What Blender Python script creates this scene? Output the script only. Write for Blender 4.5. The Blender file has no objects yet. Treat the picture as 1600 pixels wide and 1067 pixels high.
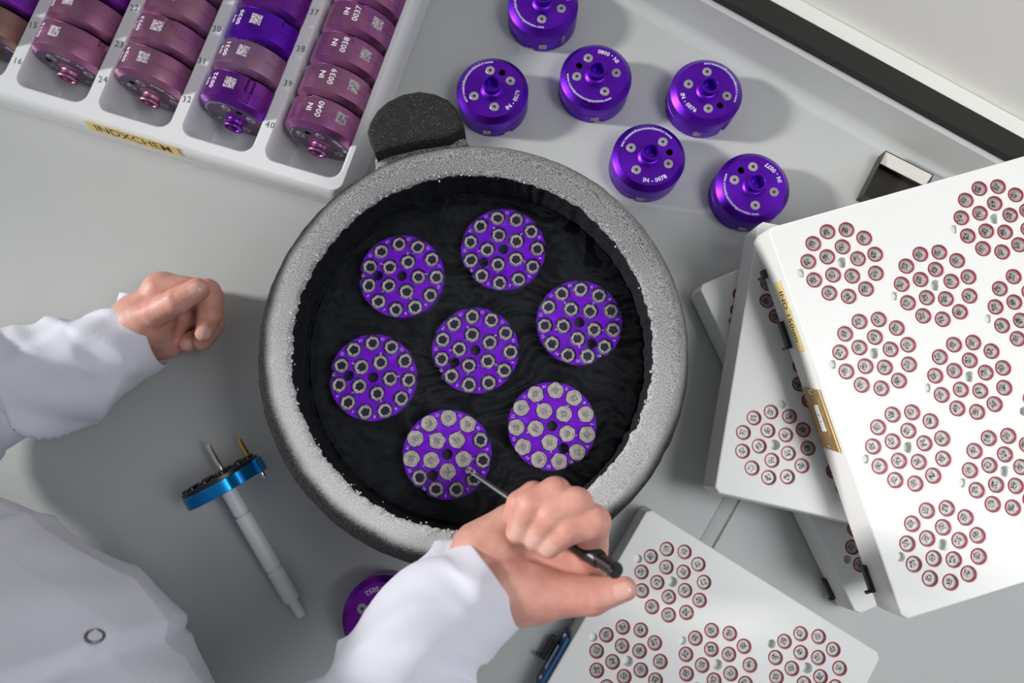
import bpy, bmesh, math, random
import numpy as np
from mathutils import Vector, Matrix, Euler
from mathutils.geometry import tessellate_polygon, delaunay_2d_cdt
from math import sin, cos, pi, radians, atan, atan2, hypot
random.seed(7)
rng = np.random.default_rng(5)
scene = bpy.context.scene
COL = scene.collection

# ---------------------------------------------------------------- camera
FPX, CAM_H, TILT = 1067.0, 0.612, atan(186.5/1067.0)
cd = bpy.data.cameras.new('camera'); cam = bpy.data.objects.new('camera', cd); COL.objects.link(cam)
cd.lens = 36.0*FPX/1600.0; cd.sensor_width = 36.0
cd.clip_start = 0.01; cd.clip_end = 50
cam.location = (0, 0, CAM_H); cam.rotation_euler = (TILT, 0, 0)
cd.dof.use_dof = True; cd.dof.focus_distance = 0.535; cd.dof.aperture_fstop = 6.3
scene.camera = cam

# ---------------------------------------------------------------- world, lights, exposure
w = bpy.data.worlds.new('room_light'); scene.world = w; w.use_nodes = True
bg = w.node_tree.nodes['Background']; bg.inputs[0].default_value = (0.86, 0.93, 1.0, 1); bg.inputs[1].default_value = 0.235
def area(name, loc, target, sx, sy, power, col=(1, 1, 1)):
    l = bpy.data.lights.new(name, 'AREA'); l.shape = 'RECTANGLE'; l.size = sx; l.size_y = sy; l.energy = power; l.color = col
    o = bpy.data.objects.new(name, l); COL.objects.link(o); o.location = loc
    o.rotation_euler = (Vector(target)-Vector(loc)).to_track_quat('-Z', 'Y').to_euler()
    return o
kl = area('key_light', (-3.6, 0.66, 1.80), (0.48, 0.12, 0.03), 0.36, 0.36, 4.3, (1.0, 0.985, 0.95)); kl.data.spread = radians(27)  # unseen key light on the left, beam narrowed to darken the bench there
cl = area('fill_light', (0.80, 0.10, 1.30), (0.45, 0.05, 0), 1.0, 0.6, 6.6, (0.97, 0.98, 1.0)); cl.data.spread = radians(95)  # unseen lamp added to brighten the bench towards the right
vs = scene.view_settings
scene.display_settings.display_device = 'sRGB'
vs.view_transform = 'Standard'; vs.look = 'None'; vs.gamma = 1.0; vs.use_curve_mapping = False; vs.exposure = 0.0

# ---------------------------------------------------------------- helpers
def P(px, py, z=0.0):
    """where the sight line through a spot of the photograph meets height z"""
    a = (px-800)/FPX; b = -(py-533.5)/FPX
    d = (a, b*cos(TILT)+sin(TILT), b*sin(TILT)-cos(TILT))
    t = (CAM_H-z)/-d[2]
    return Vector((d[0]*t, d[1]*t, z))

def props(o, label=None, cat=None, group=None, kind=None):
    if label: o['label'] = label
    if cat: o['category'] = cat
    if group: o['group'] = group
    if kind: o['kind'] = kind
    return o
def empty(name, loc=(0, 0, 0), rot=(0, 0, 0), label=None, cat=None, group=None):
    o = bpy.data.objects.new(name, None); COL.objects.link(o); o.location = loc; o.rotation_euler = rot
    o.empty_display_size = 0.02
    return props(o, label, cat, group)
def mesh_obj(name, me, parent=None):
    o = bpy.data.objects.new(name, me); COL.objects.link(o)
    if parent is not None: o.parent = parent
    return o
def mk(name, verts, faces, mat, parent=None, smooth=True, mats=None, idx=None, angle=None):
    me = bpy.data.meshes.new(name)
    me.from_pydata([tuple(v) for v in verts], [], faces)
    for m in (mats or [mat]): me.materials.append(m)
    if idx is not None: me.polygons.foreach_set('material_index', idx)
    me.polygons.foreach_set('use_smooth', [bool(smooth)]*len(me.polygons))
    me.update()
    if smooth and angle: me.set_sharp_from_angle(angle=radians(angle))
    return mesh_obj(name, me, parent)
class G:
    """collects geometry for one mesh"""
    def __init__(s): s.v = []; s.f = []; s.m = []
    def add(s, v, f, m=0, M=None):
        b = len(s.v)
        s.v += [tuple(M @ Vector(p)) if M is not None else tuple(p) for p in v]
        s.f += [tuple(i+b for i in q) for q in f]; s.m += [m]*len(f)
    def make(s, name, mats, parent=None, smooth=True, angle=35):
        if not isinstance(mats, (list, tuple)): mats = [mats]
        return mk(name, s.v, s.f, None, parent, smooth, mats, s.m, angle)
def lathe(prof, n=48, rfun=None):
    v = []; f = []
    for r, z in prof:
        for k in range(n):
            a = 2*pi*k/n; rr = rfun(a, r, z) if rfun else r
            v.append((rr*cos(a), rr*sin(a), z))
    for i in range(len(prof)-1):
        for k in range(n):
            k2 = (k+1) % n
            f.append((i*n+k, i*n+k2, (i+1)*n+k2, (i+1)*n+k))
    return v, f
def cap_ring(v, f, n, start, flip=False):
    r = list(range(start, start+n)); f.append(tuple(r[::-1] if flip else r))
def solid_lathe(prof, n=48, rfun=None):
    v, f = lathe(prof, n, rfun)
    cap_ring(v, f, n, 0, True); cap_ring(v, f, n, (len(prof)-1)*n)
    return v, f
def box(x0, x1, y0, y1, z0, z1):
    v = [(x, y, z) for z in (z0, z1) for y in (y0, y1) for x in (x0, x1)]
    return v, [(0, 2, 3, 1), (4, 5, 7, 6), (0, 1, 5, 4), (2, 6, 7, 3), (0, 4, 6, 2), (1, 3, 7, 5)]
def bevbox(x0, x1, y0, y1, z0, z1, b):
    """box with all edges eased by b"""
    bm = bmesh.new(); v, f = box(x0, x1, y0, y1, z0, z1)
    vv = [bm.verts.new(p) for p in v]
    for q in f: bm.faces.new([vv[i] for i in q])
    bmesh.ops.bevel(bm, geom=bm.edges[:], offset=b, segments=2, affect='EDGES', profile=0.6)
    bm.verts.index_update()
    r = [tuple(a.co) for a in bm.verts], [tuple(a.index for a in q.verts) for q in bm.faces]
    bm.free(); return r
def circ(x, y, r, n=20, ph=0.0): return [(x+r*cos(ph+2*pi*k/n), y+r*sin(ph+2*pi*k/n)) for k in range(n)]
def inside_poly(p, poly):
    x, y = p; c = False; n = len(poly); j = n-1
    for i in range(n):
        xi, yi = poly[i]; xj, yj = poly[j]
        if (yi > y) != (yj > y) and x < (xj-xi)*(y-yi)/(yj-yi)+xi: c = not c
        j = i
    return c
def plate(outline, holes, z, depth_fn=None):
    """flat top at z from outline with real holes; walls and bottoms of the holes. returns list of (verts, faces, kind)"""
    loops = [list(outline)]+[list(h[0]) for h in holes]
    vv = [Vector(p) for l in loops for p in l]; ee = []; b0 = 0
    for l in loops: ee += [(b0+k, b0+(k+1) % len(l)) for k in range(len(l))]; b0 += len(l)
    cv, _, cf, _, _, _ = delaunay_2d_cdt(vv, ee, [], 0, 1e-7)
    co = np.array([(p.x, p.y) for p in cv]); tri = np.array([t for t in cf if len(t) == 3])
    cen = co[tri].mean(1); keep = np.ones(len(tri), bool)
    hc_ = [(sum(p[0] for p in l)/len(l), sum(p[1] for p in l)/len(l), max(hypot(p[0]-l[0][0], p[1]-l[0][1]) for p in l)) for l in loops[1:]]
    for l, (hx, hy, hd) in zip(loops[1:], hc_):
        near = np.nonzero(np.hypot(cen[:, 0]-hx, cen[:, 1]-hy) < hd)[0]
        for i in near:
            if inside_poly(cen[i], l): keep[i] = False
    for i in range(len(tri)):
        if keep[i] and not inside_poly(cen[i], loops[0]): keep[i] = False
    tri = tri[keep]; flat = [(x, y, z) for x, y in co]
    out = []; tt = []
    for t in tri.tolist():
        a, b, c = [flat[i] for i in t]
        s = (b[0]-a[0])*(c[1]-a[1])-(b[1]-a[1])*(c[0]-a[0])
        if abs(s) < 1e-14: continue
        tt.append(tuple(t) if s > 0 else tuple(t[::-1]))
    out.append((flat, tt, 'top'))
    for pts, d in holes:
        n = len(pts)
        v = [(x, y, z) for x, y in pts]+[(x, y, z-d) for x, y in pts]
        f = [(k, n+k, n+(k+1) % n, (k+1) % n) for k in range(n)]
        out.append((v, f, 'wall')); out.append(([(x, y, z-d) for x, y in pts], [tuple(range(n))], 'bottom'))
    return out
def tube(path, radii, n=16, caps=True):
    v = []; f = []
    path = [Vector(p) for p in path]; up = None
    for i, p in enumerate(path):
        t = (path[min(i+1, len(path)-1)]-path[max(i-1, 0)]).normalized()
        if up is None: up = Vector((0, 0, 1)) if abs(t.z) < .9 else Vector((1, 0, 0))
        sd = t.cross(up).normalized(); up2 = sd.cross(t).normalized(); up = up2
        for k in range(n):
            a = 2*pi*k/n; v.append(tuple(p+sd*cos(a)*radii[i]+up2*sin(a)*radii[i]))
    for i in range(len(path)-1):
        for k in range(n):
            k2 = (k+1) % n; f.append((i*n+k, i*n+k2, (i+1)*n+k2, (i+1)*n+k))
    if caps: f.append(tuple(range(n))[::-1]); f.append(tuple(range((len(path)-1)*n, len(path)*n)))
    return v, f
_tc = {}
def text_geo(s, size, spacing=1.0, bold=0.0):
    """flat letters, centred on the origin"""
    key = (s, size, spacing, bold)
    if key in _tc: return _tc[key]
    c = bpy.data.curves.new('t', 'FONT'); c.body = s; c.size = size; c.align_x = 'CENTER'; c.align_y = 'CENTER'
    c.space_character = spacing; c.resolution_u = 2; c.offset = bold
    o = bpy.data.objects.new('t', c); COL.objects.link(o)
    dg = bpy.context.evaluated_depsgraph_get(); ev = o.evaluated_get(dg); me = ev.to_mesh()
    v = [tuple(q.co) for q in me.vertices]; f = [tuple(p.vertices) for p in me.polygons]
    ev.to_mesh_clear(); bpy.data.objects.remove(o); bpy.data.curves.remove(c)
    _tc[key] = (v, f); return v, f
def arc_text(s, size, radius, mid, z, spacing=1.0, bold=0.0):
    """letters on a circle, tops towards the centre, read counter-clockwise"""
    v, f = text_geo(s, size, spacing, bold)
    return [((radius-y)*cos(mid+x/radius), (radius-y)*sin(mid+x/radius), z) for x, y, _ in v], f

# ---------------------------------------------------------------- materials
def new_mat(name):
    m = bpy.data.materials.new(name); m.use_nodes = True
    nt = m.node_tree; b = nt.nodes['Principled BSDF']
    return m, nt, b
def L(nt, a, b): nt.links.new(a, b)
def node(nt, t, **kw):
    n = nt.nodes.new(t)
    for k, v in kw.items():
        if k in ('operation', 'blend_type', 'data_type', 'noise_dimensions', 'feature', 'wave_type', 'attribute_name', 'interpolation_type', 'clamp'): setattr(n, k, v)
    return n
def inp(n, **kw):
    for k, v in kw.items(): n.inputs[k.replace('_', ' ')].default_value = v
    return n
def simple(name, col, rough=0.5, metal=0.0, bump=0.0, bscale=200, vary=0.0, vscale=20, spec=0.5, sss=0.0, coords='Object', sheen=0.0, stretch=None):
    m, nt, b = new_mat(name)
    b.inputs['Base Color'].default_value = (*col, 1); b.inputs['Roughness'].default_value = rough
    b.inputs['Metallic'].default_value = metal; b.inputs['Specular IOR Level'].default_value = spec
    if sheen: b.inputs['Sheen Weight'].default_value = sheen
    if sss:
        b.inputs['Subsurface Weight'].default_value = sss; b.inputs['Subsurface Radius'].default_value = (1, .45, .3); b.inputs['Subsurface Scale'].default_value = 0.004
    tc = node(nt, 'ShaderNodeTexCoord')
    src = tc.outputs[coords]
    if stretch:
        mp = node(nt, 'ShaderNodeMapping'); mp.inputs['Scale'].default_value = stretch; L(nt, src, mp.inputs['Vector']); src = mp.outputs[0]
    if vary:
        n = inp(node(nt, 'ShaderNodeTexNoise'), Scale=vscale, Detail=4.0); L(nt, src, n.inputs['Vector'])
        mx = node(nt, 'ShaderNodeMix', data_type='RGBA', blend_type='MIX')
        L(nt, n.outputs['Fac'], mx.inputs[0])
        mx.inputs[6].default_value = (*[c*(1-vary) for c in col], 1); mx.inputs[7].default_value = (*[min(1, c*(1+vary)) for c in col], 1)
        L(nt, mx.outputs[2], b.inputs['Base Color'])
    if bump:
        n2 = inp(node(nt, 'ShaderNodeTexNoise'), Scale=bscale, Detail=3.0); L(nt, src, n2.inputs['Vector'])
        bp = inp(node(nt, 'ShaderNodeBump'), Strength=bump, Distance=0.001); L(nt, n2.outputs['Fac'], bp.inputs['Height']); L(nt, bp.outputs[0], b.inputs['Normal'])
    return m
def math_n(nt, op, a, b=None, c=None):
    n = node(nt, 'ShaderNodeMath', operation=op)
    for i, x in enumerate((a, b, c)):
        if x is None: continue
        if isinstance(x, (int, float)): n.inputs[i].default_value = x
        else: L(nt, x, n.inputs[i])
    return n.outputs[0]
def ramp(nt, fac, stops):
    r = node(nt, 'ShaderNodeValToRGB'); L(nt, fac, r.inputs[0])
    el = r.color_ramp.elements
    while len(el) < len(stops): el.new(0.5)
    for e, (p, c) in zip(el, stops): e.position = p; e.color = (*c, 1) if len(c) == 3 else c
    return r.outputs[0]

M = {}
# laminate worktop: pale grey with the odd dark speck and faint smears
def m_bench():
    m, nt, b = new_mat('grey laminate'); tc = node(nt, 'ShaderNodeTexCoord')
    n = inp(node(nt, 'ShaderNodeTexNoise'), Scale=6.0, Detail=5.0); L(nt, tc.outputs['Object'], n.inputs['Vector'])
    base = ramp(nt, n.outputs['Fac'], [(0.3, (0.455, 0.47, 0.465)), (0.7, (0.50, 0.51, 0.50))])
    v = inp(node(nt, 'ShaderNodeTexVoronoi'), Scale=38.0, Randomness=1.0); L(nt, tc.outputs['Object'], v.inputs['Vector'])
    n3 = inp(node(nt, 'ShaderNodeTexNoise'), Scale=9.0, Detail=2.0); L(nt, tc.outputs['Object'], n3.inputs['Vector'])
    thr = math_n(nt, 'MULTIPLY', math_n(nt, 'SUBTRACT', n3.outputs['Fac'], 0.56), 0.22)
    sp = math_n(nt, 'LESS_THAN', v.outputs['Distance'], thr)
    mx = node(nt, 'ShaderNodeMix', data_type='RGBA'); L(nt, math_n(nt, 'MULTIPLY', sp, 0.45), mx.inputs[0]); L(nt, base, mx.inputs[6]); mx.inputs[7].default_value = (0.15, 0.14, 0.11, 1)
    L(nt, mx.outputs[2], b.inputs['Base Color']); b.inputs['Roughness'].default_value = 0.42
    b.inputs['Specular IOR Level'].default_value = 0.35
    n2 = inp(node(nt, 'ShaderNodeTexNoise'), Scale=900.0); L(nt, tc.outputs['Object'], n2.inputs['Vector'])
    bp = inp(node(nt, 'ShaderNodeBump'), Strength=0.06, Distance=0.0005); L(nt, n2.outputs['Fac'], bp.inputs['Height']); L(nt, bp.outputs[0], b.inputs['Normal'])
    return m
M['bench'] = m_bench()
M['wall'] = simple('off white wall paint', (0.74, 0.73, 0.70), 0.75, bump=0.1, bscale=120, vary=0.03, vscale=3)
M['ledge'] = simple('pale ledge paint', (0.72, 0.72, 0.69), 0.5)
M['floor'] = simple('dark grey vinyl floor', (0.06, 0.065, 0.08), 0.6, vary=0.2, vscale=30)
M['carcass'] = simple('white cabinet board', (0.6, 0.6, 0.6), 0.5)
def m_strip(name, dark, light, scale, amount):
    m, nt, b = new_mat(name); tc = node(nt, 'ShaderNodeTexCoord')
    n = inp(node(nt, 'ShaderNodeTexNoise'), Scale=scale, Detail=2.0); L(nt, tc.outputs['Object'], n.inputs['Vector'])
    c = ramp(nt, n.outputs['Fac'], [(amount, dark), (min(1, amount+0.12), light)])
    L(nt, c, b.inputs['Base Color']); b.inputs['Roughness'].default_value = 0.85
    bp = inp(node(nt, 'ShaderNodeBump'), Strength=0.6, Distance=0.001); L(nt, n.outputs['Fac'], bp.inputs['Height']); L(nt, bp.outputs[0], b.inputs['Normal'])
    return m
M['strip'] = m_strip('black foam strip', (0.010, 0.0095, 0.008), (0.045, 0.043, 0.038), 1500, 0.55)
# brushed anodised aluminium
def m_anod(name, col, rough=0.32, vary=0.12, col2=None):
    m, nt, b = new_mat(name); tc = node(nt, 'ShaderNodeTexCoord')
    n = inp(node(nt, 'ShaderNodeTexNoise'), Scale=45.0, Detail=4.0); L(nt, tc.outputs['Object'], n.inputs['Vector'])
    c2 = col2 or tuple(min(1, c*(1+vary)) for c in col)
    c = ramp(nt, n.outputs['Fac'], [(0.35, tuple(c*(1-vary) for c in col)), (0.68, c2)])
    L(nt, c, b.inputs['Base Color']); b.inputs['Roughness'].default_value = rough; b.inputs['Metallic'].default_value = 0.88
    b.inputs['Anisotropic'].default_value = 0.5
    return m
M['purple'] = m_anod('violet anodised aluminium', (0.125, 0.010, 0.50), 0.35)
M['purple2'] = m_anod('purple anodised aluminium', (0.17, 0.020, 0.38), col2=(0.24, 0.045, 0.36))
M['magenta'] = m_anod('red violet anodised aluminium', (0.27, 0.02, 0.50))
M['mauve'] = m_anod('faded mauve anodised aluminium', (0.31, 0.09, 0.30), 0.36, col2=(0.38, 0.15, 0.28))
M['mauve2'] = m_anod('dusty pink anodised aluminium', (0.35, 0.12, 0.28), 0.38, col2=(0.40, 0.19, 0.27))
M['brown'] = m_anod('bronze faded anodised aluminium', (0.25, 0.13, 0.14), 0.4, col2=(0.28, 0.17, 0.14))
M['graze'] = m_anod('greyed lilac anodised aluminium', (0.30, 0.13, 0.34), 0.38, col2=(0.36, 0.20, 0.30))
M['etch'] = simple('laser etched letters', (0.80, 0.76, 0.84), 0.6)
M['etch2'] = simple('pale laser etching', (0.62, 0.58, 0.62), 0.6)
M['bore'] = simple('dark bore', (0.008, 0.003, 0.02), 0.5)
M['pface'] = simple('dark grey underside disc', (0.17, 0.11, 0.20), 0.42, metal=0.6)
M['screw'] = simple('nickel magnet button', (0.42, 0.41, 0.385), 0.42, metal=0.6)
M['socket'] = simple('chrome hex socket', (0.10, 0.10, 0.11), 0.3, metal=1.0)
# frosted puck faces under liquid nitrogen
def m_frostpurple():
    m, nt, b = new_mat('violet puck face with frost specks'); tc = node(nt, 'ShaderNodeTexCoord')
    n = inp(node(nt, 'ShaderNodeTexNoise'), Scale=110.0, Detail=5.0); L(nt, tc.outputs['Object'], n.inputs['Vector'])
    c = ramp(nt, n.outputs['Fac'], [(0.3, (0.20, 0.010, 0.75)), (0.62, (0.30, 0.012, 1.0)), (0.8, (0.36, 0.09, 1.0))])
    L(nt, c, b.inputs['Base Color']); b.inputs['Roughness'].default_value = 0.6; b.inputs['Metallic'].default_value = 0.0; b.inputs['Specular IOR Level'].default_value = 0.03
    return m
M['cold_purple'] = m_frostpurple()
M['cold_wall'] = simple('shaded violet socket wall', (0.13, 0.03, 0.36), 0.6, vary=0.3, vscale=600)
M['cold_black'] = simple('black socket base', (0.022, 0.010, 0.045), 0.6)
M['frost_ring'] = simple('beige frost crust', (0.92, 0.80, 0.70), 0.7, bump=0.8, bscale=900, vary=0.40, vscale=700)
M['coldnum'] = simple('pale violet engraved numerals', (0.85, 0.60, 1.0), 0.6)
def m_patch(name, base, ink, metal, rough, half=0.0019, scale=1500, thr=0.5, sharp=0.02, grime=0.25):
    m, nt, b = new_mat(name); tc = node(nt, 'ShaderNodeTexCoord')
    sep = node(nt, 'ShaderNodeSeparateXYZ'); L(nt, tc.outputs['Object'], sep.inputs[0])
    ax = math_n(nt, 'ABSOLUTE', sep.outputs[0]); ay = math_n(nt, 'ABSOLUTE', sep.outputs[1])
    inside = math_n(nt, 'LESS_THAN', math_n(nt, 'MAXIMUM', ax, ay), half)
    oi = node(nt, 'ShaderNodeObjectInfo')
    ad = node(nt, 'ShaderNodeVectorMath', operation='ADD'); L(nt, tc.outputs['Object'], ad.inputs[0]); L(nt, oi.outputs['Random'], ad.inputs[1])
    n = inp(node(nt, 'ShaderNodeTexNoise'), Scale=scale, Detail=1.0); L(nt, ad.outputs[0], n.inputs['Vector'])
    mr = inp(node(nt, 'ShaderNodeMapRange'), From_Min=thr-sharp, From_Max=thr+sharp); L(nt, n.outputs['Fac'], mr.inputs[0])
    fac = math_n(nt, 'MULTIPLY', inside, mr.outputs[0])
    n2 = inp(node(nt, 'ShaderNodeTexNoise'), Scale=350.0, Detail=4.0); L(nt, ad.outputs[0], n2.inputs['Vector'])
    bc = ramp(nt, n2.outputs['Fac'], [(0.3, tuple(c*(1-grime) for c in base)), (0.65, base)])
    mx = node(nt, 'ShaderNodeMix', data_type='RGBA'); L(nt, fac, mx.inputs[0]); L(nt, bc, mx.inputs[6]); mx.inputs[7].default_value = (*ink, 1)
    L(nt, mx.outputs[2], b.inputs['Base Color']); b.inputs['Roughness'].default_value = rough
    L(nt, math_n(nt, 'MULTIPLY', math_n(nt, 'SUBTRACT', 1.0, fac), metal), b.inputs['Metallic'])
    return m
M['capface'] = m_patch('steel cap base with dark etched patch', (0.50, 0.475, 0.45), (0.02, 0.018, 0.018), 0.3, 0.42, half=0.0024, scale=1150, thr=0.485)
M['capface_cold'] = m_patch('frosted cap base with faint patch', (0.82, 0.76, 0.69), (0.26, 0.23, 0.21), 0.0, 0.7, half=0.0023, thr=0.48, sharp=0.08, grime=0.35)
M['capwall'] = simple('steel cap wall', (0.55, 0.53, 0.52), 0.3, metal=0.8)
M['red'] = simple('dark red anodised rim', (0.34, 0.008, 0.035), 0.35, metal=0.1)
def m_etched_square():
    m, nt, b = new_mat('pale etched square'); tc = node(nt, 'ShaderNodeTexCoord')
    n = inp(node(nt, 'ShaderNodeTexNoise'), Scale=800.0, Detail=1.0); L(nt, tc.outputs['Object'], n.inputs['Vector'])
    c = ramp(nt, n.outputs['Fac'], [(0.47, (0.23, 0.13, 0.22)), (0.52, (0.66, 0.62, 0.64))])
    L(nt, c, b.inputs['Base Color']); b.inputs['Roughness'].default_value = 0.6
    return m
M['etch_sq'] = m_etched_square()
# white plastics
M['tray'] = simple('white machined acetal', (0.80, 0.80, 0.785), 0.38, bump=0.03, bscale=300, vary=0.015, vscale=12, sss=0.0)
M['hole'] = simple('drilled hole in white plastic', (0.84, 0.85, 0.82), 0.45)
M['rack'] = simple('glossy white moulded plastic', (0.80, 0.81, 0.83), 0.28, vary=0.02, vscale=10)
M['yellow'] = simple('yellow label tape', (0.78, 0.60, 0.20), 0.4, vary=0.05, vscale=60)
M['yellow2'] = simple('pale yellow label tape', (0.84, 0.68, 0.30), 0.4)
M['ink'] = simple('black marker ink', (0.03, 0.035, 0.04), 0.6)
M['tape_ink'] = simple('black tape lettering', (0.06, 0.05, 0.02), 0.5)
M['black'] = simple('black plastic', (0.012, 0.012, 0.013), 0.35)
M['brass_plate'] = simple('engraved bronze plate', (0.42, 0.28, 0.12), 0.4, metal=0.6, vary=0.1, vscale=90)
M['gold_etch'] = simple('pale gold engraving', (0.80, 0.66, 0.42), 0.4, metal=0.4)
M['blue_plate'] = simple('blue anodised plate', (0.03, 0.12, 0.30), 0.35, metal=0.6)
M['paper'] = simple('white paper label', (0.85, 0.85, 0.83), 0.6)
M['chrome'] = simple('polished steel', (0.75, 0.74, 0.73), 0.13, metal=1.0)
M['steel'] = simple('satin steel', (0.30, 0.30, 0.30), 0.38, metal=1.0)
M['brass'] = simple('brass rod', (0.62, 0.42, 0.12), 0.25, metal=1.0)
M['blue'] = simple('bright blue anodised rim', (0.005, 0.24, 0.62), 0.27, metal=0.75)
M['nylon'] = simple('white nylon', (0.76, 0.76, 0.75), 0.45, sss=0.0)
M['box_in'] = simple('steel with painted shade', (0.045, 0.04, 0.035), 0.5, metal=0.3)  # dark inside of the metal box: shade put into the colour
M['box_lip'] = simple('steel with painted reflection', (0.52, 0.50, 0.46), 0.4, metal=0.2)  # pale strip in the box: reflection on the metal put into the colour
# foam with frost; the frost lies off-centre on the rim
def m_foam():
    m, nt, b = new_mat('black foam under frost'); tc = node(nt, 'ShaderNodeTexCoord')
    sep = node(nt, 'ShaderNodeSeparateXYZ'); L(nt, tc.outputs['Object'], sep.inputs[0])
    dx = math_n(nt, 'SUBTRACT', sep.outputs[0], 0.0042); dy = math_n(nt, 'SUBTRACT', sep.outputs[1], 0.0042)
    r = math_n(nt, 'SQRT', math_n(nt, 'ADD', math_n(nt, 'MULTIPLY', dx, dx), math_n(nt, 'MULTIPLY', dy, dy)))
    n = inp(node(nt, 'ShaderNodeTexNoise'), Scale=26.0, Detail=6.0); L(nt, tc.outputs['Object'], n.inputs['Vector'])
    fine = inp(node(nt, 'ShaderNodeTexNoise'), Scale=1500.0, Detail=2.0); L(nt, tc.outputs['Object'], fine.inputs['Vector'])
    rr = math_n(nt, 'ADD', r, math_n(nt, 'ADD', math_n(nt, 'MULTIPLY', math_n(nt, 'SUBTRACT', n.outputs['Fac'], 0.5), 0.006), math_n(nt, 'MULTIPLY', math_n(nt, 'SUBTRACT', fine.outputs['Fac'], 0.5), 0.014)))
    mr = inp(node(nt, 'ShaderNodeMapRange'), From_Min=0.1415, From_Max=0.1470, To_Min=1.0, To_Max=0.0); L(nt, rr, mr.inputs[0])
    mz = inp(node(nt, 'ShaderNodeMapRange'), From_Min=0.136, From_Max=0.144); L(nt, math_n(nt, 'ADD', sep.outputs[2], math_n(nt, 'MULTIPLY', math_n(nt, 'SUBTRACT', fine.outputs['Fac'], 0.5), 0.01)), mz.inputs[0])
    amt = math_n(nt, 'MULTIPLY', mr.outputs[0], mz.outputs[0])
    # frost colour gets paler towards the lower left of the rim
    frost_tone = math_n(nt, 'ADD', 0.45, math_n(nt, 'MULTIPLY', math_n(nt, 'ADD', math_n(nt, 'MULTIPLY', sep.outputs[0], -0.3), math_n(nt, 'MULTIPLY', sep.outputs[1], -1.0)), 4.5))
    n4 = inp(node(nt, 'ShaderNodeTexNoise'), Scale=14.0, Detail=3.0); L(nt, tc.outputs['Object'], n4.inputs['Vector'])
    frost_tone = math_n(nt, 'ADD', frost_tone, math_n(nt, 'MULTIPLY', math_n(nt, 'SUBTRACT', n4.outputs['Fac'], 0.5), 0.5))
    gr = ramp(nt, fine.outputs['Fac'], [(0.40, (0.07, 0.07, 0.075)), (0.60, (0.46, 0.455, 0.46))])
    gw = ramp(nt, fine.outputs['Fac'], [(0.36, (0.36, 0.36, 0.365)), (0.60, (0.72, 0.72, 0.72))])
    mf = node(nt, 'ShaderNodeMix', data_type='RGBA'); mf.clamp_factor = True; L(nt, frost_tone, mf.inputs[0]); L(nt, gr, mf.inputs[6]); L(nt, gw, mf.inputs[7])
    blk = ramp(nt, fine.outputs['Fac'], [(0.5, (0.012, 0.012, 0.013)), (0.72, (0.09, 0.09, 0.095))])
    mx = node(nt, 'ShaderNodeMix', data_type='RGBA'); L(nt, amt, mx.inputs[0]); L(nt, blk, mx.inputs[6]); L(nt, mf.outputs[2], mx.inputs[7])
    L(nt, mx.outputs[2], b.inputs['Base Color']); b.inputs['Roughness'].default_value = 0.9; b.inputs['Specular IOR Level'].default_value = 0.2
    bp = inp(node(nt, 'ShaderNodeBump'), Strength=0.7, Distance=0.0012); L(nt, fine.outputs['Fac'], bp.inputs['Height']); L(nt, bp.outputs[0], b.inputs['Normal'])
    return m
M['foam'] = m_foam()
M['foam_black'] = m_strip('coarse black foam', (0.006, 0.006, 0.0065), (0.16, 0.16, 0.17), 1100, 0.60)
M['foam_grey'] = m_strip('foam dusted with frost', (0.05, 0.05, 0.055), (0.33, 0.33, 0.335), 900, 0.42)
M['liner'] = simple('black fleece lining', (0.014, 0.016, 0.019), 0.95, bump=1.0, bscale=220, vary=0.7, vscale=160, spec=0.1)
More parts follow.
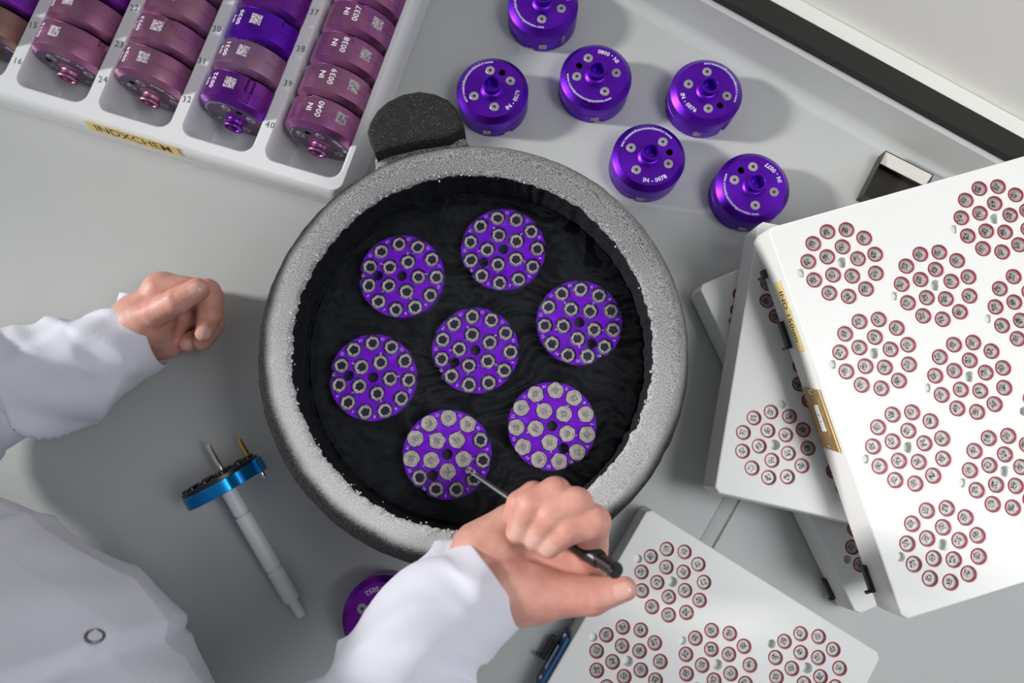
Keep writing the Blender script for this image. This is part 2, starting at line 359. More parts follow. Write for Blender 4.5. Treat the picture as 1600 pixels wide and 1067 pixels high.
def m_liquid():
    m, nt, b = new_mat('clear liquid nitrogen with thin vapour'); nt.nodes.remove(b)
    out = [n for n in nt.nodes if n.type == 'OUTPUT_MATERIAL'][0]
    tr = node(nt, 'ShaderNodeBsdfTransparent'); gl = node(nt, 'ShaderNodeBsdfGlossy'); gl.inputs['Roughness'].default_value = 0.06
    df = node(nt, 'ShaderNodeBsdfDiffuse'); df.inputs[0].default_value = (0.75, 0.80, 0.85, 1)
    fr = inp(node(nt, 'ShaderNodeFresnel'), IOR=1.2)
    tc = node(nt, 'ShaderNodeTexCoord')
    warp = inp(node(nt, 'ShaderNodeTexNoise'), Scale=9.0, Detail=2.0); L(nt, tc.outputs['Object'], warp.inputs['Vector'])
    sc_ = node(nt, 'ShaderNodeVectorMath', operation='SCALE'); L(nt, warp.outputs['Color'], sc_.inputs[0]); sc_.inputs['Scale'].default_value = 0.16
    ad = node(nt, 'ShaderNodeVectorMath', operation='ADD'); L(nt, tc.outputs['Object'], ad.inputs[0]); L(nt, sc_.outputs[0], ad.inputs[1])
    mp = node(nt, 'ShaderNodeMapping'); mp.inputs['Scale'].default_value = (1.0, 3.5, 1.0); mp.inputs['Rotation'].default_value = (0, 0, 0.5); L(nt, ad.outputs[0], mp.inputs['Vector'])
    n = inp(node(nt, 'ShaderNodeTexNoise'), Scale=28.0, Detail=6.0, Roughness=0.6); L(nt, mp.outputs[0], n.inputs['Vector'])
    ridge = math_n(nt, 'SUBTRACT', 1.0, math_n(nt, 'MULTIPLY', math_n(nt, 'ABSOLUTE', math_n(nt, 'SUBTRACT', n.outputs['Fac'], 0.5)), 12.0))
    ridge = math_n(nt, 'MAXIMUM', ridge, 0.0)
    haze = math_n(nt, 'ADD', 0.0015, math_n(nt, 'MULTIPLY', ridge, 0.012))
    m1 = node(nt, 'ShaderNodeMixShader'); L(nt, fr.outputs[0], m1.inputs[0]); L(nt, tr.outputs[0], m1.inputs[1]); L(nt, gl.outputs[0], m1.inputs[2])
    m2 = node(nt, 'ShaderNodeMixShader'); L(nt, haze, m2.inputs[0]); L(nt, m1.outputs[0], m2.inputs[1]); L(nt, df.outputs[0], m2.inputs[2])
    L(nt, m2.outputs[0], out.inputs['Surface'])
    return m
M['liquid'] = m_liquid()
# cloth, skin
M['coat'] = simple('white lab coat cloth', (0.76, 0.77, 0.87), 0.85, bump=0.25, bscale=1200, vary=0.03, vscale=15, sheen=0.2)
M['trouser'] = simple('dark navy cloth', (0.02, 0.025, 0.05), 0.9)
M['hair'] = simple('brown hair', (0.08, 0.045, 0.025), 0.6, bump=0.5, bscale=300)
M['shoe'] = simple('black shoe leather', (0.02, 0.02, 0.02), 0.4)
def m_skin():
    m, nt, b = new_mat('skin'); tc = node(nt, 'ShaderNodeTexCoord')
    at = node(nt, 'ShaderNodeAttribute'); at.attribute_name = 'tint'
    sep = node(nt, 'ShaderNodeSeparateColor'); L(nt, at.outputs['Color'], sep.inputs[0])
    n = inp(node(nt, 'ShaderNodeTexNoise'), Scale=70.0, Detail=5.0); L(nt, tc.outputs['Object'], n.inputs['Vector'])
    c = ramp(nt, n.outputs['Fac'], [(0.3, (0.58, 0.27, 0.21)), (0.7, (0.74, 0.41, 0.33))])
    m1 = node(nt, 'ShaderNodeMix', data_type='RGBA'); L(nt, math_n(nt, 'MULTIPLY', sep.outputs[0], 0.6), m1.inputs[0]); L(nt, c, m1.inputs[6]); m1.inputs[7].default_value = (0.70, 0.24, 0.19, 1)
    m2 = node(nt, 'ShaderNodeMix', data_type='RGBA'); L(nt, sep.outputs[1], m2.inputs[0]); L(nt, m1.outputs[2], m2.inputs[6]); m2.inputs[7].default_value = (0.74, 0.43, 0.36, 1)
    L(nt, m2.outputs[2], b.inputs['Base Color'])
    rg = math_n(nt, 'SUBTRACT', 0.5, math_n(nt, 'MULTIPLY', sep.outputs[1], 0.25)); L(nt, rg, b.inputs['Roughness'])
    b.inputs['Subsurface Weight'].default_value = 0.25; b.inputs['Subsurface Radius'].default_value = (1, .35, .2); b.inputs['Subsurface Scale'].default_value = 0.003
    v = inp(node(nt, 'ShaderNodeTexVoronoi'), Scale=900.0); L(nt, tc.outputs['Object'], v.inputs['Vector'])
    n2 = inp(node(nt, 'ShaderNodeTexNoise'), Scale=260.0, Detail=4.0); L(nt, tc.outputs['Object'], n2.inputs['Vector'])
    h = math_n(nt, 'ADD', math_n(nt, 'MULTIPLY', v.outputs['Distance'], 0.35), n2.outputs['Fac'])
    bp = inp(node(nt, 'ShaderNodeBump'), Distance=0.0008); L(nt, math_n(nt, 'MULTIPLY', math_n(nt, 'SUBTRACT', 1.0, sep.outputs[1]), 0.35), bp.inputs['Strength']); L(nt, h, bp.inputs['Height']); L(nt, bp.outputs[0], b.inputs['Normal'])
    return m
M['skin'] = m_skin()

# ---------------------------------------------------------------- bench, upstand, wall, floor
BA = radians(-32.3)                                    # direction of the bench along the wall
ORG = P(1200, 120, 0)                                  # foot of the upstand
bench_frame = Matrix.Translation(ORG) @ Matrix.Rotation(BA, 4, 'Z')    # x along the wall, y towards the wall
def frame_empty(name, **k):
    o = empty(name, ORG, (0, 0, BA)); return props(o, **k)
jl = bench_frame.inverted() @ P(1135, 817, 0)          # the joint between the two worktop boards
jx = jl.x
DEPTH = 0.742
wt = frame_empty('worktop', label='pale grey laminate worktop with curved upstand, carrying everything in the picture', cat='worktop')
def board(x0, x1):
    # section: front edge, flat top, coved foot of the upstand, top edge
    prof = [(-DEPTH, -0.035), (-DEPTH, -0.003), (-DEPTH+0.003, 0.0), (-0.012, 0.0)]
    prof += [(-0.012, -0.035)]
    v = [(x, y, z) for x in (x0, x1) for y, z in prof]; n = len(prof)
    f = [(k, (k+1) % n, n+(k+1) % n, n+k) for k in range(n)]
    f += [tuple(range(n))[::-1], tuple(range(n, 2*n))]
    g = G(); g.add(v, f); return g.make('board', M['bench'], wt)
board(-1.6, jx-0.0011); board(jx+0.0011, 1.5)
prof = [(-0.0119, -0.035), (-0.0119, 0.0)]
for k in range(1, 8):
    a = pi/2*k/7; prof.append((-0.012+0.012*sin(a), 0.012-0.012*cos(a)))
prof += [(0.0, 0.047), (0.002, 0.049), (0.018, 0.049), (0.018, -0.035)]
v = [(x, y, z) for x in (-1.6, 1.5) for y, z in prof]; n = len(prof)
g = G(); g.add(v, [(k, (k+1) % n, n+(k+1) % n, n+k) for k in range(n)]+[tuple(range(n))[::-1], tuple(range(n, 2*n))]); g.make('upstand', M['bench'], wt)
g = G(); g.add(*box(jx-0.0011, jx+0.0011, -DEPTH+.002, -0.012, -0.03, -0.0006)); g.make('joint_seal', M['black'], wt)
g = G(); g.add(*bevbox(jx-0.0125, jx-0.0016, -DEPTH+.002, -0.014, -0.001, 0.0005, 0.0004)); g.make('joint_strip', simple('grey joint strip', (0.42, 0.44, 0.43), 0.5), wt)
def setting(name, geo, mat, smooth=False):
    g = G(); g.add(*geo); o = g.make(name, mat, None, smooth); o.location = ORG; o.rotation_euler = (0, 0, BA)
    o['kind'] = 'structure'; return o
setting('trim_1', bevbox(-1.6, 1.5, 0.0035, 0.0255, 0.0495, 0.058, 0.001), M['strip'])
setting('trim_2', bevbox(-1.6, 1.5, 0.0265, 0.042, -0.035, 0.056, 0.001), M['ledge'])
setting('wall_back', box(-1.6, 1.5, 0.0425, 0.16, -0.92, 1.9), M['wall'])
setting('floor', box(-1.9, 1.8, -2.2, 0.5, -0.95, -0.92), M['floor'])
cab = frame_empty('base_cabinet', label='white cabinet under the worktop, hidden below its front edge', cat='cabinet')
g = G(); g.add(*box(-1.6, 1.5, -DEPTH+0.06, -0.0, -0.84, -0.036)); g.make('carcass', M['carcass'], cab, False)
g = G(); g.add(*box(-1.6, 1.5, -DEPTH+0.10, -0.0, -0.92, -0.84)); g.make('plinth', M['black'], cab, False)
for k in range(5):
    g = G(); x0 = -1.6+k*0.62
    g.add(*bevbox(x0+0.002, x0+0.618, -DEPTH+0.041, -DEPTH+0.059, -0.83, -0.05, 0.002)); d = g.make('door', M['carcass'], cab, False)
    g = G(); g.add(*tube([(x0+0.25, -DEPTH+0.041, -0.09), (x0+0.25, -DEPTH+0.015, -0.09), (x0+0.37, -DEPTH+0.015, -0.09), (x0+0.37, -DEPTH+0.041, -0.09)], [0.005]*4, 8)); g.make('handle', M['steel'], d)

# small open steel box by the upstand
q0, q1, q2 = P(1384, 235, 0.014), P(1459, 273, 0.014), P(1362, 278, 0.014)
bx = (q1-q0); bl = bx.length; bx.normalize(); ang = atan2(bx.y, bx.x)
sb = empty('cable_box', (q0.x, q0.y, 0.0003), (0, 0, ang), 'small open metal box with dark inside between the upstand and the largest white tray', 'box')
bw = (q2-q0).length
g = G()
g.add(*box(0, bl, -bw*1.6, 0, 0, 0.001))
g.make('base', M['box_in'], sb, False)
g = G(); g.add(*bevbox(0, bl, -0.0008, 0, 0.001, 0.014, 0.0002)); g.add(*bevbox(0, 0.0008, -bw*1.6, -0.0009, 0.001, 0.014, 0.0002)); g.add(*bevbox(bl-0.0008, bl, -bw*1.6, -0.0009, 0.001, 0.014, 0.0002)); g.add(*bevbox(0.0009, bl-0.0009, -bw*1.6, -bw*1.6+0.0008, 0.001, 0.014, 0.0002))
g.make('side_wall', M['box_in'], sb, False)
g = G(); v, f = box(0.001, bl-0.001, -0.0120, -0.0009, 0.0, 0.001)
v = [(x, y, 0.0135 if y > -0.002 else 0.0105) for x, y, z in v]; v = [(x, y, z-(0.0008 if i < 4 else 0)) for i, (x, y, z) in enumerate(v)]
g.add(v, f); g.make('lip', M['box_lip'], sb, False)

# ---------------------------------------------------------------- sample pucks (closed, screw side up)
PH, PR = 0.0285, 0.0336
def notch_r(a, r, z, grooves):
    for c, hw, dep, z0, z1 in grooves:
        d = (a-c+pi) % (2*pi)-pi
        if abs(d) < hw and z0 <= z <= z1 and r > 0.026: return r-dep
    return r
def puck_meshes(nm, base_mat, face_mat):
    """local: z 0..PH, face up; the locating hole lies on +x"""
    n = 120; g = G()
    gr = [(0.0, 0.085, 0.0022, -1, 0.0221), (radians(128), 0.10, 0.0016, -1, 0.0062), (radians(-125), 0.10, 0.0016, -1, 0.0062)]
    prof = [(0.0100, 0.011), (0.0100, 0.0), (0.0328, 0.0), (0.0336, 0.0008), (0.0336, 0.006), (0.0336, 0.0064), (0.0336, 0.012), (0.0334, 0.0122), (0.0334, 0.0128), (0.0336, 0.013), (0.0336, 0.0234), (0.0335, 0.0240), (0.0332, 0.0243), (0.0289, 0.0281), (0.0286, PH)]
    v, f = lathe(prof, n, lambda a, r, z: notch_r(a, r, z, gr))
    cap_ring(v, f, n, 0, True); g.add(v, f)
    top = [(v[(len(prof)-1)*n+k][0], v[(len(prof)-1)*n+k][1]) for k in range(n)]
    pl = plate(top, [(circ(0.0185, 0, 0.0032, 20), 0.010)], PH)
    for v, f, k in pl: g.add(v, f, 2 if k == 'top' else 1)
    me_body = g.make(nm, [base_mat, M['bore'], face_mat], None, True, 30)
    g = G(); pr = [(0.0108, 0.0), (0.0098, 0.0008), (0.0092, 0.0016), (0.0076, 0.0022), (0.0073, 0.0030), (0.0073, 0.0056), (0.0082, 0.0064), (0.0085, 0.0070), (0.0085, 0.0090), (0.0081, 0.0096), (0.0066, 0.0097), (0.0058, 0.0088), (0.0054, 0.0060), (0.0051, 0.0010)]
    v, f = lathe(pr, 40); cap_ring(v, f, 40, (len(pr)-1)*40); g.add(v, f)
    sp = g.make('spigot', base_mat, None, True, 40)
    g = G(); pr = [(0.0043, -0.0003), (0.0043, 0.0003), (0.0040, 0.0005), (0.0014, 0.0005)]
    v, f = lathe(pr, 24); g.add(v, f)
    v, f = lathe([(0.0014, 0.0005), (0.0013, -0.0012), (0.0006, -0.0014)], 6); cap_ring(v, f, 6, 12); g.add(v, f, 1)
    v, f = lathe([(0.0018, 0.0005), (0.0018, 0.00051)], 6); 
    sc = g.make('magnet', [M['screw'], M['socket']], None, True, 30)
    return me_body, sp, sc
_protos = {}
def take(o):
    me = o.data; bpy.data.objects.remove(o); return me
def puck_data(key):
    if key not in _protos:
        b_, s_, m_ = puck_meshes('puck_body', M[key[0]], M[key[1]]); _protos[key] = (take(b_), take(s_), take(m_))
    return _protos[key]
def barrel_text(s, size, zc, a0, r, quarter=True):
    """letters on the barrel; read along +z when quarter"""
    v, f = text_geo(s, size, 1.02, 0.00004)
    out = []
    for x, y, _ in v:
        if quarter: along, around = x, -y
        else: along, around = y, x
        out.append((r*cos(a0+around/r), r*sin(a0+around/r), zc+along))
    return out, f
def make_puck(number, mat_key, label, group, name='sample_puck', full_face=True, side=None, face_key=None):
    root = empty(name, label=label, cat='sample puck', group=group)
    body, sp, mg = puck_data((mat_key, face_key or mat_key))
    mesh_obj('body', body, root)
    s = mesh_obj('spigot', sp, root); s.location = (0, 0, PH)
    for a in (36, -36, 144, -144):
        m_ = mesh_obj('magnet', mg, root); m_.location = (0.0184*cos(radians(a)), 0.0184*sin(radians(a)), PH)
    g = G()
    if full_face:
        g.add(*arc_text('IN - '+number, 0.0056, 0.0240, radians(-91), PH+0.00012, 1.03, 0.00008))
        g.make('number_engraving', M['etch'], root, False); g = G()
        g.add(*arc_text('www.crystalpositioningsystems.com', 0.00335, 0.0266, radians(89), PH+0.00012, 1.14, 0.00006))
    if side is not None:
        a0, quarter_sign = side
        ins = arcs = None
        for txt, da in (('IN', -0.085), (number, 0.085)):
            v, f = text_geo(txt, 0.0058, 1.05, 0.00008)
            rr = 0.0336+0.00012
            out = []
            for x, y, _ in v:
                # read from the face end towards the base end; second line follows round the barrel
                out.append((rr*cos(a0+(y/rr-da)*quarter_sign), rr*sin(a0+(y/rr-da)*quarter_sign), 0.0112-x*0.98))
            g.add(out, f)
    if g.v:
        g.make('web_address', M['etch'], root, False)
    return root
TG = 'closed violet sample pucks standing on the worktop'
pucks = [
    ('0079', (769.2, 138.6), 60.4, 'violet puck engraved IN - 0079, just right of the black foam handle'),
    ('0080', (932, 117), 149.5, 'violet puck engraved IN - 0080, between the top edge puck and puck 0076'),
    ('0076', (1105.6, 141), -55, 'violet puck engraved IN - 0076, the one closest to the upstand'),
    ('0078', (1015, 243.6), 11, 'violet puck engraved IN - 0078, beside the upper right of the foam dewar'),
    ('0077', (1178.2, 290.8), 125.6, 'violet puck engraved IN - 0077, touching the tip of the white trays'),
    ('0075', (849, 3), 121, 'violet puck cut off by the top edge of the picture'),
    ('0052', (597.6, 967), 190.5, 'red violet puck engraved IN - 0052, half hidden by the right coat sleeve')]
for num, px, ha, lab in pucks:
    p = P(*px, PH)
    o = make_puck(num, 'magenta' if num == '0052' else 'purple', lab, TG)
    o.location = (p.x, p.y, 0.0002); o.rotation_euler = (0, 0, radians(ha))
    # etched square and number low on the barrel
    g = G(); rr = PR+0.00012; a0 = radians(-90-ha) if num in ('0080', '0075') else radians(-100-ha)
    vv = []; ff = []
    for i in range(7):
        a = a0+(i/6-.5)*0.22
        for z in (0.004, 0.0112): vv.append((rr*cos(a), rr*sin(a), z))
    for i in range(6): ff.append((2*i, 2*i+2, 2*i+3, 2*i+1))
    g.add(vv, ff); g.make('etched_square', M['etch_sq'], o, False)
    if num == '0075':
        v, f = text_geo(num, 0.0052, 1.0, 0.00005); g = G()
        g.add([(rr*cos(a0+0.62+y/rr), rr*sin(a0+0.62+y/rr), 0.0105-x) for x, y, _ in v], f); g.make('barrel_number', M['etch2'], o, False)

# ---------------------------------------------------------------- moulded rack with channels (upper left)
RC = Vector((-0.1473, 0.2230, 0)); RA = radians(72.7)
rack = empty('puck_rack', (RC.x, RC.y, 0.0004), (0, 0, RA), 'white moulded rack with five channels of pucks, upper left', 'rack')
# local x: along the channels (front to back), local y: towards the left end
RZ = 0.050; CH = [(8.5, 80.5), (90.5, 158.5), (168.5, 238.5), (249, 318), (329, 398)]
RL = 0.33; RW = 0.410
def rrect(x0, x1, y0, y1, r, n=6):
    pts = []
    for cx, cy, a0 in ((x1-r, y1-r, 0), (x0+r, y1-r, 90), (x0+r, y0+r, 180), (x1-r, y0+r, 270)):
        for k in range(n+1):
            a = radians(a0+90*k/n); pts.append((cx+r*cos(a), cy+r*sin(a)))
    return pts
def scale_off(pts, d):
    """offset of a convex loop outwards by d"""
    n = len(pts); out = []
    for i in range(n):
        p0, p1, p2 = Vector(pts[i-1]), Vector(pts[i]), Vector(pts[(i+1) % n])
        e1 = (p1-p0); e2 = (p2-p1)
        if e1.length < 1e-9: e1 = e2
        if e2.length < 1e-9: e2 = e1
        n1 = Vector((e1.y, -e1.x)).normalized(); n2 = Vector((e2.y, -e2.x)).normalized()
        nn = (n1+n2); nn.normalize(); c = max(0.35, nn.dot(n1)); q = p1+nn*(d/c); out.append((q.x, q.y))
    return out
def stack(g, loops, zs, m=0, cap=None):
    n = len(loops[0]); v = [(x, y, z) for l, z in zip(loops, zs) for x, y in l]; f = []
    for i in range(len(loops)-1):
        for k in range(n): f.append((i*n+k, i*n+(k+1) % n, (i+1)*n+(k+1) % n, (i+1)*n+k))
    g.add(v, f, m)
    if cap == 'bottom': g.add(v[:n], [tuple(range(n))[::-1]], m)
g = G()
outer = rrect(0.001, RL-0.001, 0.0, RW, 0.014, 8)
rimo = scale_off(outer, -0.0045)
stack(g, [scale_off(outer, -0.0060), scale_off(outer, -0.0048), scale_off(outer, -0.0044), scale_off(outer, -0.0003), outer, scale_off(outer, -0.0008), scale_off(outer, -0.0026), rimo], [0, 0.0005, 0.003, RZ-0.016, RZ-0.013, RZ-0.007, RZ-0.0018, RZ], cap='bottom')
wells = []
for a, b_ in CH:
    base = rrect(0.0145, RL-0.016, a*1e-3, b_*1e-3, 0.012, 6)
    wells.append(base)
loops = plate(rimo, [(list(reversed(wv)), 0.0) for wv in wells], RZ)
g.add(loops[0][0], loops[0][1])
for wv in wells:
    n = len(wv); offs = [(0, RZ), (-0.0007, RZ-0.0004), (-0.0020, RZ-0.0022), (-0.0028, RZ-0.012), (-0.0036, 0.010), (-0.0042, 0.0055), (-0.0065, 0.0036)]
    lp = [scale_off(wv, o) for o, z in offs]; zz = [z for o, z in offs]
    v = [(x, y, z) for l, z in zip(lp, zz) for x, y in l]; f = []
    for i in range(len(lp)-1):
        for k in range(n): f.append((i*n+k, (i+1)*n+k, (i+1)*n+(k+1) % n, i*n+(k+1) % n))
    f.append(tuple((len(lp)-1)*n+k for k in range(n)))
    g.add(v, f)
g.make('moulding', M['rack'], rack, True, 40)
Ri = (Matrix.Translation((RC.x, RC.y, 0.0004)) @ Matrix.Rotation(RA, 4, 'Z')).inverted()
def on_rack(px, py, z): q = Ri @ P(px, py, z); return q
# handwritten channel numbers
for s, px, py in [('15', 52, 40), ('16', 28, 96), ('22', 210, 13), ('23', 187, 70), ('24', 161, 125), ('30', 339, 46), ('31', 316, 96), ('32', 292, 156), ('37', 491, 20), ('38', 470, 77), ('39', 450, 131), ('40', 422, 196)]:
    q = on_rack(px, py, RZ)
    v, f = text_geo(s, 0.0085, 1.15); g = G()
    a = -RA+radians(random.uniform(-8, 8)-4)
    g.add([(q.x+(x*cos(a)-y*sin(a)), q.y+(x*sin(a)+y*cos(a)), RZ+0.0001) for x, y, _ in [(x*0.9, y, 0) for x, y, _ in v]], f)
    g.make('handwritten_number', M['ink'], rack, False)
# yellow tape label on the front wall
def wall_label(parent, M4, w, h, text, tsize, mt, mtext, name='label_tape', sx=1.0, space=1.0):
    """M4 maps local (x right, y up, z out) to the parent"""
    g = G(); v, f = bevbox(-w/2, w/2, -h/2, h/2, 0, 0.0003, 0.0001); g.add(v, f, 0, M4)
    t = g.make(name, mt, parent, False)
    if text:
        v, f = text_geo(text, tsize, space, 0.00004); g = G(); g.add([(x*sx, y, 0.00042) for x, y, _ in v], f, 0, M4); g.make('lettering', mtext, t, False)
    return t
def frame3(o, xa, ya):
    xa = Vector(xa).normalized(); ya = Vector(ya); ya = (ya-xa*ya.dot(xa)).normalized(); za = xa.cross(ya)
    m_ = Matrix.Identity(4)
    for i in range(3): m_[i][0] = xa[i]; m_[i][1] = ya[i]; m_[i][2] = za[i]; m_[i][3] = o[i]
    return m_
l0, l1 = on_rack(137, 194, 0.042), on_rack(281, 237, 0.042)
wall_label(rack, frame3((0.0010, (l0.y+l1.y)/2, 0.0415), (0, -1, 0), (0.0024, 0, 0.0115)), abs(l1.y-l0.y), 0.0135, 'INDXCHEM', 0.0125, M['yellow'], M['tape_ink'], sx=1.15)

RGROUP = 'pucks lying on their barrels in the white rack'
ccent = {'A': 0.3625, 'B': 0.2835, 'C': 0.2030, 'D': 0.1215, 'E': 0.0410}
def rack_puck(colm, k, num, mat, roll, lab):
    o = make_puck(num, mat, lab, RGROUP, full_face=(k == 0), face_key='pface')
    # local puck z (face) -> rack -x ; roll turns about the axis
    u = 0.0535+0.0316*k+0.0223                 # base end of the barrel
    r0 = 0.0336
    pos = Vector((u, ccent[colm], 0.0036+r0+0.0002))
    X = Vector((0, 0, 1)); Z = Vector((-1, 0, 0)); Y = Z.cross(X)          # puck x up, puck z to the front
    Rm = Matrix(((X.x, Y.x, Z.x), (X.y, Y.y, Z.y), (X.z, Y.z, Z.z))).to_4x4()
    Mw = Matrix.Translation((RC.x, RC.y, 0.0004)) @ Matrix.Rotation(RA, 4, 'Z') @ Matrix.Translation(pos) @ Rm @ Matrix.Rotation(radians(roll), 4, 'Z')
    o.matrix_world = Mw
    # barrel lettering: world-top angle in puck coordinates is -roll
    rr = PR+0.00012
    # +y in puck coordinates corresponds to rack Y direction:
    ys = 1 if Y.y > 0 else -1
    def place(off): return radians(-roll)+ys*off   # off > 0 : towards the left end of the rack
    left = toff[colm]
    g = G()
    for txt, sh in (('IN', 0.0046), (num, -0.0046)):
        v, f = text_geo(txt, 0.0072, 1.05, 0.0001)
        g.add([(rr*cos(place((left+sh+y)/rr)), rr*sin(place((left+sh+y)/rr)), 0.0110-x) for x, y, _ in v], f)
    g.make('barrel_number', M['etch'], o, False)
    g = G(); c0 = soff[colm]; hs = 0.0049; vv = []; ff = []
    for i in range(7):
        a = place((c0+(i/6-.5)*2*hs)/rr)
        for z in (0.0108-hs, 0.0108+hs): vv.append((rr*cos(a), rr*sin(a), z))
    for i in range(6): ff.append((2*i, 2*i+2, 2*i+3, 2*i+1))
    g.add(vv, ff)
    g.make('etched_square', M['etch_sq'], o, False)
    return o
toff = {'A': 0.012, 'B': 0.0225, 'C': 0.0215, 'D': 0.0205, 'E': 0.0015}
soff = {'A': -0.012, 'B': 0.0015, 'C': -0.002, 'D': -0.001, 'E': -0.0225}
cols = {
 'E': ('rightmost channel', [('0040', 'mauve'), ('0039', 'mauve2'), ('0038', 'mauve'), ('0037', 'mauve'), ('0036', 'mauve'), ('0035', 'mauve2')]),
 'D': ('channel numbered 30 to 32', [('0032', 'purple2'), ('0031', 'graze'), ('0030', 'purple'), ('0029', 'purple2'), ('0028', 'purple2')]),
 'C': ('channel numbered 22 to 24', [('0024', 'mauve2'), ('0023', 'mauve2'), ('0022', 'mauve2'), ('0021', 'mauve')]),
 'B': ('channel numbered 15 and 16', [('0016', 'mauve2'), ('0015', 'mauve2'), ('0014', 'purple2')]),
 'A': ('leftmost channel', [('0008', 'brown'), ('0007', 'purple2')])}
ordn = ['nearest the front end', 'second from the front', 'third from the front', 'fourth from the front', 'fifth from the front', 'sixth from the front']
cname = {'mauve': 'mauve', 'mauve2': 'dusty mauve', 'purple2': 'purple', 'purple': 'bright violet', 'graze': 'greyed lilac', 'brown': 'bronze'}
for c, (cn, lst) in cols.items():
    for k, (num, mt) in enumerate(lst):
        rack_puck(c, k, num, mt, random.uniform(100, 250) if k else {'E': 20, 'D': -30, 'C': 40, 'B': 60, 'A': 0}[c], f'{cname[mt]} puck lying in the {cn}, {ordn[k]}')

# ---------------------------------------------------------------- foam dewar
DC = Vector((-0.0272, 0.0782, 0.0003))
dew = empty('foam_dewar', DC, label='round black foam dewar with a frosted rim, in the centre of the worktop', cat='dewar')
N = 400
rn = rng.normal(0, 1, N); rs = np.convolve(np.r_[rn, rn, rn], np.ones(3)/3, 'same')[N:2*N]
def foam_r(a, r, z):
    i = int(round(a/(2*pi)*N)) % N
    if r < 0.126: return r+0.0009*rs[i]+0.0005*random.uniform(-1, 1)
    return r+0.0003*rs[i]
prof = [(0.124, 0.0), (0.136, 0.0), (0.141, 0.006), (0.1495, 0.09), (0.1515, 0.120), (0.1517, 0.130), (0.1508, 0.1385), (0.1485, 0.1445), (0.1450, 0.1480), (0.1400, 0.1497), (0.1340, 0.1500), (0.1290, 0.1500), (0.1252, 0.1497), (0.1240, 0.1485), (0.1242, 0.1440), (0.1244, 0.120), (0.1225, 0.085), (0.118, 0.082)]
v, f = lathe(prof, N, foam_r); cap_ring(v, f, N, (len(prof)-1)*N); cap_ring(v, f, N, 0, True)
g = G(); nq = (12)*N; g.v = v; g.f = f; g.m = [0 if i < 13*N else 1 for i in range(len(f))]
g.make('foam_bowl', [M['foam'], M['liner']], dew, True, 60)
# fleece lining on the floor of the bowl
g = G(); rr_ = [0.0, 0.03, 0.06, 0.09, 0.112, 0.119, 0.1222]; v = []; f = []
n = 96
for i, r in enumerate(rr_):
    for k in range(n):
        a = 2*pi*k/n; v.append((r*cos(a), r*sin(a), 0.1015+0.0008*random.random()+(0.010 if i == 6 else 0.002 if i == 5 else 0)))
for i in range(len(rr_)-1):
    for k in range(n): f.append((i*n+k, i*n+(k+1) % n, (i+1)*n+(k+1) % n, (i+1)*n+k))
g.add(v, f); g.make('fleece_lining', M['liner'], dew)
# frost crystals along the inner edge
g = G()
for k in range(900):
    a = random.uniform(0, 2*pi); dens = 0.5+0.5*cos(a-radians(250))
    if random.random() > 0.25+0.75*dens: continue
    r = random.gauss(0.1255, 0.0016); s = random.uniform(0.0003, 0.0010)
    c = (r*cos(a), r*sin(a), 0.1499+random.uniform(-0.0004, 0.0004))
    vv = [(c[0]+s*random.uniform(.6, 1.2)*d[0], c[1]+s*random.uniform(.6, 1.2)*d[1], c[2]+s*.7*d[2]) for d in ((1, 0, 0), (-1, 0, 0), (0, 1, 0), (0, -1, 0), (0, 0, 1), (0, 0, -1))]
    g.add(vv, [(0, 2, 4), (2, 1, 4), (1, 3, 4), (3, 0, 4), (2, 0, 5), (1, 2, 5), (3, 1, 5), (0, 3, 5)])
o = g.make('frost_crystals', simple('white frost crystals', (0.62, 0.62, 0.63), 0.8), dew, False); o['kind'] = 'stuff'
# handle lug: a D shaped slab of coarse foam behind the rim, with a frosted shoulder
def lug(pts_px, z0, z1, name, mat, bevel=0.004, zt=None):
    pts = [P(x, y, z1)-DC for x, y in pts_px]
    area_ = sum(pts[i].x*pts[(i+1) % len(pts)].y-pts[(i+1) % len(pts)].x*pts[i].y for i in range(len(pts)))
    if area_ < 0: pts.reverse()
    base = [(p.x, p.y) for p in pts]
    g = G(); L_ = [scale_off(base, 0), scale_off(base, 0), scale_off(base, -bevel*.3), scale_off(base, -bevel)]
    zz = [z0, z1-bevel, z1-bevel*.3, z1]
    v = [(x, y, z+(zt(x, y) if zt and z > z0 else 0)) for l, z in zip(L_, zz) for x, y in l]; n = len(base); f = []
    for i in range(3):
        for k in range(n): f.append((i*n+k, i*n+(k+1) % n, (i+1)*n+(k+1) % n, (i+1)*n+k))
    g.add(v, f)
    top = v[3*n:]
    tr = tessellate_polygon([[Vector((p[0], p[1], 0)) for p in top]])
    tt = []
    for t in tr:
        a, b_, c = [top[i] for i in t]; s = (b_[0]-a[0])*(c[1]-a[1])-(b_[1]-a[1])*(c[0]-a[0]); tt.append(tuple(t) if s > 0 else tuple(t[::-1]))
    g.add(top, tt)
    return g.make(name, mat, dew, True, 40)
lug([(573, 205), (577, 190), (588, 172), (605, 157), (628, 146), (655, 141), (680, 145), (700, 154), (714, 168), (722, 184), (726, 200), (700, 214), (650, 222), (608, 232), (585, 240), (577, 222)], 0.085, 0.152, 'handle_block', M['foam_black'], 0.003)
lug([(584, 244), (592, 230), (620, 214), (660, 202), (700, 195), (724, 196), (728, 214), (735, 226), (700, 234), (650, 250), (610, 266), (585, 272)], 0.10, 0.1390, 'frosted_shoulder', M['foam_grey'], 0.006)
